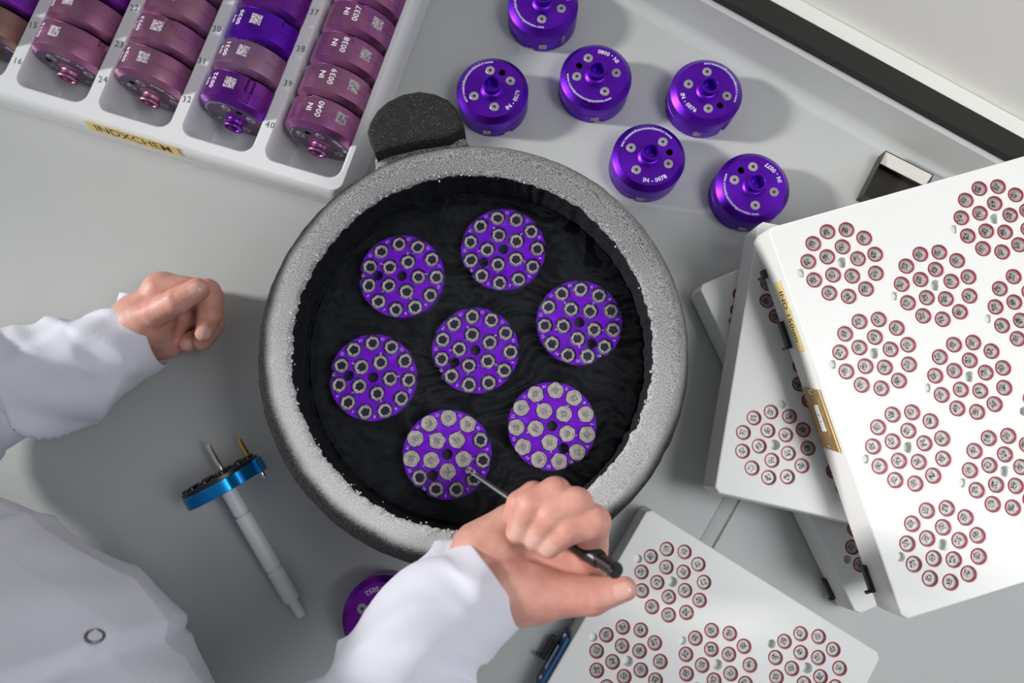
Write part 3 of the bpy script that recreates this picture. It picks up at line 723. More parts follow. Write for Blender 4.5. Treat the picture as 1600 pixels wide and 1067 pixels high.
# liquid
ln = bpy.data.meshes.new('liquid_nitrogen')
n = 96; v = []; f = []
for i, r in enumerate([0.0001, 0.04, 0.08, 0.1228]):
    for k in range(n): a = 2*pi*k/n; v.append((r*cos(a), r*sin(a), 0))
for i in range(3):
    for k in range(n): f.append((i*n+k, (i+1)*n+k, (i+1)*n+(k+1) % n, i*n+(k+1) % n))
lo = mk('liquid_nitrogen', v, f, M['liquid']); lo.location = (DC.x, DC.y, 0.1185)
props(lo, 'clear liquid nitrogen with faint wisps filling the foam dewar over the violet pucks', 'liquid', kind='stuff')

# ---------------------------------------------------------------- sixteen-place pattern
def pattern():
    """position of 16 places, locating hole on +x; outer eleven then inner five"""
    out = []
    for k in range(11):
        a = 2*pi*(k+.5)/11; out.append((0.0259*cos(a), 0.0259*sin(a)))
    for k in range(5):
        a = radians(36)+2*pi*k/5; out.append((0.0122*cos(a), 0.0122*sin(a)))
    return out
PAT = pattern()
def ragged(r, amp, n=20, lob=7):
    ph = random.uniform(0, 6.28); return [r+amp*(0.6*sin(lob*2*pi*k/n+ph)+random.uniform(-.8, .8)) for k in range(n)]
# frosted cap
def frosted_cap_mesh():
    n = 22; g = G(); rr = ragged(0.0059, 0.00032, n, 5)
    def loop(s, z, extra=0): return [(rr[k]*s*cos(2*pi*k/n), rr[k]*s*sin(2*pi*k/n), z+extra*random.uniform(-1, 1)) for k in range(n)]
    v = loop(0.97, -0.004)+loop(1.0, -0.0006)+loop(0.98, 0.0006, .0001)+loop(0.82, 0.0007, .0001)+loop(0.74, 0.0002)
    f = []
    for i in range(4):
        for k in range(n): f.append((i*n+k, i*n+(k+1) % n, (i+1)*n+(k+1) % n, (i+1)*n+k))
    g.add(v, f, 0); g.add(v[4*n:], [tuple(range(n))], 0); 
    me = take(g.make('frosted_cap', [M['capface_cold']], None, True, 50)); return me
frost_caps = [frosted_cap_mesh() for _ in range(6)]
def clock(qc, q):
    a, b_ = proj(qc), proj(q); h = round((atan2(b_[0]-a[0], -(b_[1]-a[1]))/(2*pi)*12)) % 12
    return ('twelve', 'one', 'two', 'three', 'four', 'five', 'six', 'seven', 'eight', 'nine', 'ten', 'eleven')[h]+" o'clock"
def proj(q):
    v = Vector(q)-Vector((0, 0, CAM_H)); up = v.y*cos(TILT)+v.z*sin(TILT); f = v.y*sin(TILT)-v.z*cos(TILT)
    return 800+FPX*v.x/f, 533.5-FPX*up/f
def frost_ring_mesh():
    n = 28; g = G(); ro = ragged(0.0057, 0.0004, n); ri = ragged(0.0032, 0.00045, n, random.choice([5, 6, 7, 8])); rm = [(a+b_)/2 for a, b_ in zip(ro, ri)]
    v = []
    for rl, z in ((ro, -0.0012), (rm, 0.0006), (ri, 0.0), (ri, -0.0011)):
        for k in range(n): a = 2*pi*k/n; v.append((rl[k]*cos(a), rl[k]*sin(a), z+random.uniform(-.0003, .0003)))
    f = []
    for i in range(3):
        for k in range(n): f.append((i*n+k, i*n+(k+1) % n, (i+1)*n+(k+1) % n, (i+1)*n+k))
    g.add(v, f); g.add([(x, y, -0.0010) for x, y, z in v[3*n:]], [tuple(range(n))], 1)
    return take(g.make('frost_ring', [M['frost_ring'], M['cold_black']], None, True, 60))
rings = [frost_ring_mesh() for _ in range(8)]
ZT = 0.114
def cold_puck(px, ha, filled, lab):
    p = P(*px, ZT)
    root = empty('open_puck', (p.x, p.y, 0.1030), (random.uniform(-.01, .01), random.uniform(-.01, .01), radians(ha)), lab, 'sample puck', 'open violet pucks under the liquid nitrogen')
    H_ = ZT-0.1030; R_ = 0.0319; n = 110; outl = []
    for k in range(n):
        a = 2*pi*k/n; d = min(a, 2*pi-a); r = R_+random.uniform(-.00018, .00018)
        if d < 0.12: r = R_-0.0034*(1-(d/0.12)**2)**.5-0.0002
        outl.append((r*cos(a), r*sin(a)))
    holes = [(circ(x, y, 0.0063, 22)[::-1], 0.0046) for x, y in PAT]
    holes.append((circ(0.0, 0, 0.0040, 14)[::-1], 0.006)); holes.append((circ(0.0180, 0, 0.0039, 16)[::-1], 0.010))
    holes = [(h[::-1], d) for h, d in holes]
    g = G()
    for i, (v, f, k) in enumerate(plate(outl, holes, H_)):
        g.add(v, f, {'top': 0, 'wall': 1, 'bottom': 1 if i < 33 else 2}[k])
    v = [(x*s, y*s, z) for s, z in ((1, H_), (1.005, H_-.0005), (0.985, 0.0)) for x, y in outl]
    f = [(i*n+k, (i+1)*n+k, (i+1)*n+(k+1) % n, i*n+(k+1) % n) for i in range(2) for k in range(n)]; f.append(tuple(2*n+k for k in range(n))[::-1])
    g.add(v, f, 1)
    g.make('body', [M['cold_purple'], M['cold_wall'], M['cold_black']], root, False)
    # engraved numerals beside the sockets
    g = G()
    for i, (x, y) in enumerate(PAT):
        a = atan2(y, x)
        if i < 11: q = (0.0292*cos(a+0.285), 0.0292*sin(a+0.285)); s_ = str(6+i)
        else: q = (0.0183*cos(a+0.10), 0.0183*sin(a+0.10)); s_ = str(i-10)
        v, f = text_geo(s_, 0.0031, 1.0, 0.00009); b_ = atan2(q[1], q[0])+pi/2
        g.add([(q[0]+tx*cos(b_)-ty*sin(b_), q[1]+tx*sin(b_)+ty*cos(b_), H_+0.0001) for tx, ty, _ in v], f)
    g.make('engraved_numbers', M['coldnum'], root, False)
    mw = Matrix.Translation(root.location) @ root.rotation_euler.to_matrix().to_4x4()
    for i, (x, y) in enumerate(PAT):
        if i in filled:
            q = mw @ Vector((x, y, H_))
            c = mesh_obj('frosted_sample_pin', random.choice(frost_caps)); c.location = q; c.rotation_euler = (0, 0, random.uniform(0, 6.28))
            props(c, f"frosted grey pin at {clock(mw @ Vector((0, 0, H_)), q)}, {'outer' if i < 11 else 'inner'} ring of {filled_grp}", 'sample pin', 'frosted pins in '+filled_grp)
        else:
            r_ = mesh_obj('frost_ring', random.choice(rings), root); r_.location = (x, y, H_-0.0022); r_.rotation_euler = (0, 0, random.uniform(0, 6.28)); r_.scale = (random.uniform(.95, 1.05), random.uniform(.95, 1.05), 1)
cold_puck((627.8, 431.3), 179, (), 'open violet puck with empty frosted sockets, upper left in the dewar')
cold_puck((786.3, 389.4), 214.7, (), 'open violet puck with empty frosted sockets, topmost in the dewar')
cold_puck((905, 503.8), -60.7, (), 'open violet puck with empty frosted sockets, rightmost in the dewar')
cold_puck((583, 589.4), 176, (), 'open violet puck with empty frosted sockets, leftmost in the dewar')
cold_puck((742.7, 547), 210.7, (), 'open violet puck with empty sockets in the middle of the dewar')
# partly filled one: outer places by direction
fa = []
c0 = (440, 665); hole_a = 236
for k, (x, y) in enumerate(PAT):
    a = atan2(y, x)+radians(hole_a); r = hypot(x, y)/0.0259*232
    sx, sy = c0[0]+r*cos(a), c0[1]-r*sin(a)
    if k >= 11 or min(hypot(sx-u_, sy-v_) for u_, v_ in [(427, 418), (560, 450), (303, 470), (213, 568), (203, 705)]) < 62: fa.append(k)
filled_grp = 'the partly filled puck'
cold_puck((699, 709.6), 236, tuple(fa), 'open violet puck partly filled with frosted caps, under the tip of the held wand')
filled_grp = 'the completely filled puck'
cold_puck((862.8, 665.5), -63, tuple(range(16)), 'open violet puck holding sixteen frosted caps, lower right in the dewar')

# ---------------------------------------------------------------- white trays with red rimmed caps
def cap_meshes():
    g = G(); n = 24
    v, f = lathe([(0.00500, -0.0003), (0.0049, -0.0007), (0.0044, -0.0019)], n); g.add(v, f, 0)
    cup = None
    vv = [(0.0044*cos(2*pi*k/n), 0.0044*sin(2*pi*k/n), -0.0019) for k in range(n)]; g.add(vv, [tuple(range(n))], 1)
    cup = take(g.make('cap_cup', [M['capwall'], M['capface']], None, True, 25))
    g = G(); v, f = lathe([(0.0059, -0.0012), (0.0059, 0.0001), (0.0058, 0.00035), (0.0051, 0.00030), (0.00490, -0.0006)], n); g.add(v, f)
    rim = take(g.make('rim', M['red'], None, True, 40))
    return cup, rim
cup_me, rim_me = cap_meshes()
UU = [-0.1073, -0.0358, 0.0358, 0.1073]
TL_, TWD, TTH = 0.296, 0.216, 0.030
def tray(name, label, centre, th, tilt, zc, clusters, cap_spec, wl, notches=(), size=(TL_, TWD), legs=None, flare=0.0):
    """x: long axis. clusters: list of (u, v, text or None). holes are drilled for all; caps only for those with a text"""
    root = empty(name, (centre[0], centre[1], zc-TTH), (0, tilt, th), label, 'sample tray')
    lx, ly = size[0]/2, size[1]/2
    x0, x1, y0, y1 = -lx, lx, -ly+wl[0], ly-wl[1]
    c = 0.004
    outl = [(x0+c, y0), (x1-c, y0), (x1, y0+c), (x1, y1-c), (x1-c, y1), (x0+c, y1), (x0, y1-c), (x0, y0+c)]
    holes = []
    for u, v_, txt in clusters:
        if u is None: continue
        for x, y in PAT:
            X, Y = rot2(x, y, -pi/2+NOT); holes.append((circ(u+X, v_+Y, 0.0060, 20), 0.0045))
        holes.append((circ(u, v_, 0.0041, 20), 0.0065))
        X, Y = rot2(0.0327, 0, -pi/2+NOT); holes.append((circ(u+X, v_+Y, 0.0034, 18), 0.0035 if random.random() < .6 else 0.007))
    g = G(); inner = scale_off(outl, -0.0012)
    for v, f, k in plate(inner, holes, TTH): g.add(v, f, 0 if k == 'top' else 1)
    bot = [(x*(1)+(flare if False else 0), y) for x, y in outl]
    o2 = scale_off(outl, flare)
    stack(g, [scale_off(o2, -0.0006), o2, scale_off(outl, 0.0), scale_off(outl, -0.0003), inner], [0, 0.0008, TTH-0.0014, TTH-0.0004, TTH], cap='bottom')
    g.make('plate', [M['tray'], M['hole']], root, True, 25)
    mw = Matrix.Translation(root.location) @ root.rotation_euler.to_matrix().to_4x4()
    n_ = 0
    for u, v_, txt in clusters:
        if not txt: continue
        for i_, (x, y) in enumerate(PAT):
            X, Y = rot2(x, y, -pi/2+NOT)
            q = mw @ Vector((u+X, v_+Y, TTH+0.0001))
            px, py = proj(q)
            if not (-15 < px < 1615 and -15 < py < 1082): continue
            cpo = mesh_obj('sample_pin', cup_me); cpo.location = q; cpo.rotation_euler = (0, tilt, random.uniform(0, 6.28)) if abs(tilt) < 1e-6 else (root.rotation_euler.to_matrix() @ Matrix.Rotation(random.uniform(0, 6.28), 3, 'Z')).to_euler()
            props(cpo, f"red-rimmed pin at {clock(mw @ Vector((u, v_, TTH)), q)}, {'outer' if i_ < 11 else 'inner'} ring, {txt}", 'sample pin', 'red-rimmed pins, '+txt)
            mesh_obj('rim', rim_me, cpo); n_ += 1
    return root
NOT = radians(-1.5)
def rot2(x, y, a): return x*cos(a)-y*sin(a), x*sin(a)+y*cos(a)
VC = 0.0619
def col_tray(first, last, z, side):
    """first and last place centres of the outer row of four; side: which way the tray extends"""
    a = P(*first, z); b_ = P(*last, z); th = atan2(b_.y-a.y, b_.x-a.x)
    mid = (a+b_)/2; nrm = Vector((-sin(th), cos(th), 0))*side
    return mid+nrm*VC, th
# lower tray in front (bottom right of the picture)
a = P(1050.5, 909, 0.0305); b_ = P(982.5, 1030.5, 0.0305); d = (b_-a).normalized(); thD = atan2(d.y, d.x)
nrmD = Vector((-sin(thD), cos(thD), 0))
cD = a+d*0.1073+nrmD*VC
rows = ['left', 'middle', 'right']
trD = tray('sample_tray', 'white tray in front, lying on the worktop beside the right thumb', (cD.x, cD.y), thD, 0, 0.0305,
     [(UU[0], -VC, 'front tray round beside the right thumb'), (UU[1], -VC, 'front tray round nearest the blue plate'), (UU[2], -VC, None), (-0.0715, 0, 'middle round of the front tray'), (0, 0, None), (0.0715, 0, None), (UU[0], VC, 'right corner round of the front tray'), (UU[1], VC, None), (UU[2], VC, None)],
     None, (0.0, 0.0), flare=0.001)
# tray at the very bottom of the stack
cA, thA = col_tray((1196, 477), (1383, 855), 0.034, 1)
cA_, _ = cA, thA
trA = tray('sample_tray', 'white tray lowest in the stack of three, mostly hidden', (cA.x, cA.y), thA, 0, 0.034,
     [(UU[0], -VC, 'upper round of the lowest stacked tray'), (UU[3], -VC, 'shaded lower round of lowest stacked tray')], None, (0.0, 0.0), flare=0.001)
# middle tray
a = P(1210.7, 695.1, 0.070); b_ = P(1350, 725, 0.070); thM = radians(167.6)
d = Vector((cos(thM), sin(thM), 0)); nrm = Vector((-sin(thM), cos(thM), 0))
cM = a-d*0.1073-nrm*VC
trM = tray('sample_tray', 'white tray in the middle of the stack, showing one complete round at its left', (cM.x, cM.y), thM, 0, 0.070,
     [(UU[3], VC, 'complete left round of the middle tray'), (UU[2], VC, 'middle tray round below the bronze plate'), (0.0715, 0, 'middle tray round beside the bronze plate'), (UU[3], -VC, 'middle tray round beside the yellow tape')], None, (-0.010, 0.0), flare=0.001)
# top tray, a little tilted
cB, thB = col_tray((1312.1, 409.6), (1481.8, 849.9), 0.113, 1)
TB = [(UU[0], -VC, 'top left round of the largest tray'), (UU[1], -VC, 'largest tray, left row, second round'), (UU[2], -VC, 'largest tray, left row, third round'), (UU[3], -VC, 'lowest round of the largest tray'),
      (-0.0715, 0, 'largest tray, middle row, upper round'), (0, 0, 'centre round of the largest tray'), (0.0715, 0, 'largest tray, middle row, lower round'),
      (UU[0], VC, 'top right round of the largest tray'), (UU[1], VC, 'largest tray, right row, second round'), (UU[2], VC, 'largest tray, right row, third round'), (UU[3], VC, None)]
trB = tray('sample_tray', 'largest white tray, topmost of the stack, with yellow tape and bronze plate', (cB.x, cB.y), thB, radians(2.6), 0.1115, TB, None, (0.0, 0.0), flare=0.0012)
for tr_, pts, zl in ((trM, ((-.135, .1), (.135, .1), (-.135, -.1), (.135, -.1), (0.02, 0.02)), 0.0058), (trB, ((-.10, -.07), (.05, -.05), (-.10, .08), (.07, .08)), 0.0090)):
    for x, y in pts:
        g = G(); v, f = solid_lathe([(0.006, -zl), (0.0062, -zl+.0005), (0.005, 0.0)], 16); g.add([(x+a_, y+b__, c_) for a_, b__, c_ in v], f); g.make('foot', M['black'], tr_)

# fittings on the trays
def local(o, p): 
    mw = Matrix.Translation(o.location) @ o.rotation_euler.to_matrix().to_4x4(); return mw.inverted() @ Vector(p)
ylab = -TWD/2
# bronze plate with a number on the left wall of the largest tray
pA, pB = local(trB, P(1262, 601, 0.098)), local(trB, P(1305, 701, 0.098))
xm = (pA.x+pB.x)/2; wln = abs(pB.x-pA.x)
FL = 0.0012
Fm = frame3((xm, -TWD/2-FL*0.45-0.0006, 0.0150), (1, 0, 0), (0, FL, 0.0286))
def poly_plate(parent, Mx, w, h, sl, th, mat, name):
    g = G(); pts = [(-w/2, -h/2), (w/2-sl*0, -h/2), (w/2+sl, h/2), (-w/2+sl*.9, h/2)]
    v = [(x, y, z) for z in (0, th) for x, y in pts]
    g.add(v, [(3, 2, 1, 0), (4, 5, 6, 7), (0, 1, 5, 4), (1, 2, 6, 5), (2, 3, 7, 6), (3, 0, 4, 7)], 0, Mx); return g.make(name, mat, parent, False)
bp_ = poly_plate(trB, Fm, wln*0.93, 0.0225, 0.004, 0.0015, M['brass_plate'], 'bronze_plate')
def plate_screw(parent, Mx, x, y, z):
    g = G(); v, f = lathe([(0.0022, 0), (0.0021, 0.0008), (0.0014, 0.0013), (0.0007, 0.0014)], 14); cap_ring(v, f, 14, 42); g.add([(a_+x, b__+y, c_+z) for a_, b__, c_ in v], f, 0, Mx)
    g.make('screw', M['chrome'], parent)
plate_screw(bp_, Fm, -wln*.38, 0.001, 0.0015); plate_screw(bp_, Fm, wln*.38+0.002, 0.001, 0.0015)
wall_label(bp_, Fm @ Matrix.Translation((0.001, 0.001, 0.0015)), 0.0205, 0.0062, '1 1', 0.0045, M['paper'], M['ink'], 'paper_label', space=1.3)
g = G()
for s, y0 in (('Lid Puck', 0.0066), ('Quantities of 11', -0.0068)):
    pass
for k in range(26):                     # worn scrollwork engraving along both edges
    for yy in (0.0074, -0.0066):
        x = -wln*.27+k*wln*.54/25; a = random.uniform(.5, 1.2); s = random.uniform(0.0008, 0.0014)
        v, f = box(-0.00016, 0.00016, -s, s, 0, 0.00012)
        g.add([(x+a_*cos(a)-b__*sin(a), yy+a_*sin(a)+b__*cos(a), 0.0015+c_) for a_, b__, c_ in v], f, 0, Fm)
o = g.make('engraving', M['gold_etch'], bp_, False); o['kind'] = 'stuff'
# yellow tape
lA, lB = local(trB, P(1208, 443, 0.100)), local(trB, P(1249, 550, 0.100))
Fm2 = frame3(((lA.x+lB.x)/2, -TWD/2-FL*0.36-0.0002, 0.0180), (1, 0, 0), (0, FL, 0.0286))
wall_label(trB, Fm2, abs(lB.x-lA.x), 0.0105, 'IND 150um', 0.0085, M['yellow2'], M['tape_ink'], 'yellow_tape')
# black clasps
def clasp(parent, x, y, l, z0, z1, w=0.0022):
    g = G(); g.add(*bevbox(x-l/2, x+l/2, y-w, y+w, z0, z1, 0.0006)); g.add(*bevbox(x+l/2-0.002, x+l/2, y-w*2.6, y-w, z0+.001, z1-.001, 0.0004)); return g.make('clasp', M['black'], parent, False)
for px, py, z in ((1221, 524, 0.086), (1297, 916, 0.03), (1346, 885, 0.085)):
    pass
q = local(trB, P(1222, 525, 0.086)); clasp(trB, q.x, -TWD/2-FL-0.0008, 0.022, 0.001, 0.007)
q = local(trB, P(1183, 433, 0.086)); clasp(trB, q.x, -TWD/2-FL-0.0008, 0.007, 0.001, 0.007)
q = local(trB, P(1360, 908, 0.086)); clasp(trB, q.x, -TWD/2-FL-0.0008, 0.020, 0.001, 0.006)
q = local(trA, P(1300, 912, 0.0)); clasp(trA, q.x, -TWD/2-0.0026, 0.018, 0.0008, 0.006, 0.0013)
# blue plate on the front tray
q0_, q1_ = local(trD, P(892, 985, 0.016)), local(trD, P(846, 1072, 0.016))
Fm3 = frame3(((q0_.x+q1_.x)/2, -TWD/2-0.0020, 0.0160), (1, 0, 0), (0, 0.1, 1))
wb = abs(q1_.x-q0_.x)
bl_ = poly_plate(trD, Fm3, wb*.95, 0.020, 0.004, 0.0022, M['blue_plate'], 'blue_plate')
plate_screw(bl_, Fm3, -wb*.38, 0.001, 0.0022); plate_screw(bl_, Fm3, wb*.38, 0.001, 0.0022)
wall_label(bl_, Fm3 @ Matrix.Translation((0.001, -0.001, 0.0022)), 0.0210, 0.0062, '10 1', 0.0040, M['paper'], M['ink'], 'paper_label', space=1.3)
clasp(trD, (q0_.x+q1_.x)/2-0.002, -TWD/2-0.0095, 0.020, 0.002, 0.010)

# ---------------------------------------------------------------- blue puck wand lying on the bench
W1 = P(471, 962, 0.0050)
W0 = P(346, 747, 0.0345)
ax = (W0-W1).normalized()
rootw = empty('magnetic_puck_wand', W0, label='wand with bright blue disc and white nylon handle, lying left of the dewar', cat='wand')
rootw.rotation_mode = 'QUATERNION'; zq = ax.to_track_quat('Z', 'Y'); rootw.rotation_quaternion = zq
Lh = (W0-W1).length
g = G(); v, f = solid_lathe([(0.0322, -0.0105), (0.0330, -0.0100), (0.0330, -0.0004), (0.0325, 0.0)], 80, lambda a, r, z: r-0.0012 if abs((a-2.2+pi) % (2*pi)-pi) < 0.12 else r); g.add(v, f)
g.make('blue_disc', M['blue'], rootw, True, 30)
g = G(); v, f = solid_lathe([(0.0322, 0.0), (0.0325, 0.0030), (0.0315, 0.0036)], 64); g.add(v, f); mf = g.make('magnet_plate', M['black'], rootw, True, 30)
for x, y in PAT:
    g = G(); v, f = lathe([(0.0050, 0), (0.0050, 0.0016), (0.0045, 0.0021), (0.0030, 0.0021), (0.0027, 0.0010)], 20); cap_ring(v, f, 20, 80); g.add([(a_+x, b__+y, c_+0.0036) for a_, b__, c_ in v], f); g.make('magnet_boss', simple('glossy black boss', (0.03, 0.026, 0.026), 0.12, metal=0.6) if 'boss' not in M else M['boss'], mf)
    M['boss'] = bpy.data.materials['glossy black boss']
k = Lh-0.0105
g = G(); pr = [(0.0064, -0.0105), (0.0064, -0.0105-k*.185), (0.0054, -0.0105-k*.19), (0.0054, -0.0105-k*.20), (0.0069, -0.0105-k*.205), (0.0069, -0.0105-k*.615), (0.0057, -0.0105-k*.62), (0.0057, -0.0105-k*.63), (0.0068, -0.0105-k*.635), (0.0068, -0.0105-k*.865), (0.0062, -0.0105-k*.875), (0.0042, -0.0105-k*.88), (0.0042, -0.0105-k*.985), (0.0036, -0.0105-k)]
v, f = solid_lathe(pr[::-1], 28); g.add(v, f); g.make('nylon_handle', M['nylon'], rootw, True, 35)
def in_wand(p): return zq.inverted() @ (Vector(p)-W0)
def rod(px0, z, length, r, mat, name):
    # find the foot on the magnet plate under a spot of the photograph
    best = None
    for iz in range(200):
        zz = 0.02+iz*0.0004; q = in_wand(P(*px0, zz))
        if best is None or abs(q.z-0.004) < abs(best.z-0.004): best = q
    g = G(); v, f = solid_lathe([(r*1.02, 0.002), (r, 0.004), (r, length-0.0006), (r*.85, length)], 20); g.add([(a_+best.x, b__+best.y, c_) for a_, b__, c_ in v], f); g.make(name, mat, rootw, True, 35)
rod((340, 722), 0, 0.0300, 0.0025, M['chrome'], 'steel_rod')
rod((380, 699), 0, 0.0215, 0.0023, M['brass'], 'brass_rod')
q = in_wand(P(404, 716, 0.040)); g = G(); ang_ = atan2(q.y, q.x)
v, f = bevbox(-0.002, 0.0035, -0.006, 0.006, -0.0112, 0.0012, 0.0012); g.add([((0.0325+a_)*cos(ang_)-b__*sin(ang_), (0.0325+a_)*sin(ang_)+b__*cos(ang_), c_) for a_, b__, c_ in v], f); tb = g.make('locating_tab', M['blue'], rootw, True, 30)
g = G(); v, f = solid_lathe([(0.0020, -0.0165), (0.0026, -0.0155), (0.0026, -0.0112)], 16); g.add([(a_+0.0325*cos(ang_), b__+0.0325*sin(ang_), c_) for a_, b__, c_ in v], f); g.make('set_screw', M['chrome'], tb)

# ---------------------------------------------------------------- held vacuum wand
pt0, pt1 = P(732, 735, 0.1178), P(966, 894, 0.221)
wd = empty('pen_wand', pt0, label='thin steel wand with black grip held in the right hand over the dewar', cat='wand')
wd.rotation_mode = 'QUATERNION'; wd.rotation_quaternion = (pt1-pt0).to_track_quat('Z', 'Y'); LW = (pt1-pt0).length
g = G(); v, f = solid_lathe([(0.0030, 0.0), (0.0033, 0.0006), (0.0033, 0.0030), (0.0027, 0.0036), (0.0025, 0.0050), (0.0030, 0.0056), (0.0028, 0.0075), (0.0017, 0.0085)], 24); g.add(v, f); g.make('magnet_tip', M['chrome'], wd, True, 35)
g = G(); v, f = solid_lathe([(0.0017, 0.0085), (0.0021, 0.03), (0.0024, LW*.62)], 24); g.add(v, f); g.make('steel_shaft', M['steel'], wd, True, 35)
kb = LW
g = G(); v, f = solid_lathe([(0.0030, kb*.50), (0.0044, kb*.52), (0.0052, kb*.56), (0.0054, kb*.76), (0.0054, kb*.895), (0.0050, kb*.905)], 28); g.add(v, f); g.make('grip', M['black'], wd, True, 35)
g = G(); v, f = solid_lathe([(0.0042, kb*.905), (0.0042, kb*.97), (0.0046, kb*.975), (0.0046, kb*.992), (0.0038, kb)], 24); g.add(v, f); g.make('push_button', M['black'], wd, True, 35)
g = G(); g.add(*bevbox(-0.001, 0.001, 0.0040, 0.0064, kb*.90, kb*.99, 0.0004)); g.make('clip', M['black'], wd, False)

# ---------------------------------------------------------------- person
def smin(a, b_, k):
    h = np.clip(0.5+0.5*(b_-a)/k, 0, 1); return b_*(1-h)+a*h-k*h*(1-h)
def cone_sd(Pn, a, b_, ra, rb):
    a = np.array(a); b_ = np.array(b_); ba = b_-a; l2 = max(1e-12, ba@ba); pa = Pn-a
    t = np.clip((pa@ba)/l2, 0, 1); d = np.linalg.norm(pa-t[..., None]*ba, axis=-1)
    return d-(ra+(rb-ra)*t)
def surface_nets(fn, lo, hi, h):
    lo = np.array(lo); n = np.ceil((np.array(hi)-lo)/h).astype(int)+1
    xs = [lo[i]+h*np.arange(n[i]) for i in range(3)]
    X = np.stack(np.meshgrid(*xs, indexing='ij'), -1).astype(np.float64)
    F = fn(X); S = F < 0
    c = np.zeros(np.array(n)-1, bool); cnt = np.zeros(c.shape); acc = np.zeros(c.shape+(3,))
    sl = lambda o, ax=None: tuple(slice(o[i], o[i]+c.shape[i]) for i in range(3))
    for ax in range(3):
        o1, o2 = [i for i in range(3) if i != ax]
        for i in (0, 1):
            for j in (0, 1):
                a = [0, 0, 0]; a[o1] = i; a[o2] = j; b_ = list(a); b_[ax] = 1
                Fa, Fb = F[sl(a)], F[sl(b_)]; cr = (Fa < 0) != (Fb < 0)
                t = np.where(cr, Fa/np.where(cr, Fa-Fb, 1), 0)
                p = np.zeros(c.shape+(3,)); p[..., o1] = i; p[..., o2] = j; p[..., ax] = t
                acc += p*cr[..., None]; cnt += cr
    c = cnt > 0; ids = -np.ones(c.shape, int); ids[c] = np.arange(c.sum())
    base = np.stack(np.nonzero(c), -1)
    V = lo+h*(base+acc[c]/cnt[c][:, None]); faces = []
    for ax in range(3):
        o1, o2 = (ax+1) % 3, (ax+2) % 3
        a = [slice(None)]*3; b_ = [slice(None)]*3; a[ax] = slice(0, -1); b_[ax] = slice(1, None)
        for q in (a, b_): q[o1] = slice(1, -1); q[o2] = slice(1, -1)
        Sa, Sb = S[tuple(a)], S[tuple(b_)]; idx = np.stack(np.nonzero(Sa != Sb), -1); fl = Sa[tuple(idx.T)]
        idx[:, o1] += 1; idx[:, o2] += 1
        def cell(d1, d2):
            q = idx.copy(); q[:, o1] -= d1; q[:, o2] -= d2; return ids[tuple(q.T)]
        A, B, C_, D = cell(0, 0), cell(1, 0), cell(1, 1), cell(0, 1)
        qd = np.stack([A, B, C_, D], -1); qd[~fl] = qd[~fl][:, ::-1]
        faces.append(qd)
    faces = np.concatenate(faces); return V, faces
def relax(V, Fq, it=2, lam=.5):
    n = len(V)
    for _ in range(it):
        s = np.zeros_like(V); c = np.zeros(n)
        for i in range(4):
            j = (i+1) % 4; np.add.at(s, Fq[:, i], V[Fq[:, j]]); np.add.at(c, Fq[:, i], 1); np.add.at(s, Fq[:, j], V[Fq[:, i]]); np.add.at(c, Fq[:, j], 1)
        V = V+lam*(s/np.maximum(c, 1)[:, None]-V)
    return V
def hand_mesh(conv, palm, fingers, nails, creases, extra, res=0.0013, rs=1.0):
    """palm: list of segments; fingers: chains; all in (cx, cy, z, r) of a close-up"""
    W = lambda q: conv(q[0], q[1], q[2])
    palm = [(a[:3]+(a[3]*rs,), b_[:3]+(b_[3]*rs,)) for a, b_ in palm]; fingers = [[q[:3]+(q[3]*rs,) for q in f_] for f_ in fingers]
    segs = [(W(a), W(b_), a[3], b_[3]) for a, b_ in palm]
    ch = [[(W(f_[i]), W(f_[i+1]), f_[i][3], f_[i+1][3]) for i in range(len(f_)-1)] for f_ in fingers]
    allp = np.array([list(s[i]) for s in segs+[x for c in ch for x in c] for i in (0, 1)])
    lo, hi = allp.min(0)-0.026, allp.max(0)+0.026
    def fn(X):
        F = None
        for a, b_, ra, rb in segs:
            d = cone_sd(X, a, b_, ra, rb); F = d if F is None else smin(F, d, 0.009)
        FF = None
        for c in ch:
            g_ = None
            for j, (a, b_, ra, rb) in enumerate(c):
                d = cone_sd(X, a, b_, ra, rb); g_ = d if g_ is None else smin(g_, d, 0.0028)
            FF = g_ if FF is None else smin(FF, g_, 0.0012)
            a, b_, ra, rb = c[0]; m_ = np.array(a)*.5+np.array(b_)*.5
            F = smin(F, cone_sd(X, a, m_, ra, ra*.5+rb*.5), 0.006)
        F = smin(F, FF, 0.0022)
        for a, b_, r, dep in creases:
            d = cone_sd(X, W(a), W(b_), 0, 0); F = F+dep*np.exp(-(d/r)**2)
        return F
    V, Fq = surface_nets(fn, lo, hi, res); V = relax(V, Fq, 1, .45)
    tint = np.zeros((len(V), 4)); tint[:, 3] = 1
    for c in ch:
        for i_, (a, b_, ra, rb) in enumerate(c):
            d = np.linalg.norm(V-np.array(b_), axis=1); tint[:, 0] = np.maximum(tint[:, 0], np.exp(-(d/(rb*1.3))**2)*.8)
    for cpt, dirv, ln_, wd_ in nails:
        c_ = np.array(W(cpt)); dv = np.array(dirv, float); dv /= np.linalg.norm(dv)
        rel = V-c_; al = rel@dv; ot = np.linalg.norm(rel-al[:, None]*dv, axis=1)
        m_ = 1-np.clip((np.maximum(np.abs(al)/ln_, ot/wd_)-.85)/.15, 0, 1); tint[:, 1] = np.maximum(tint[:, 1], m_)
    return V, Fq, tint
cvL = lambda cx, cy, z: P(180+cx/4.446, 400+cy/4.446, z)
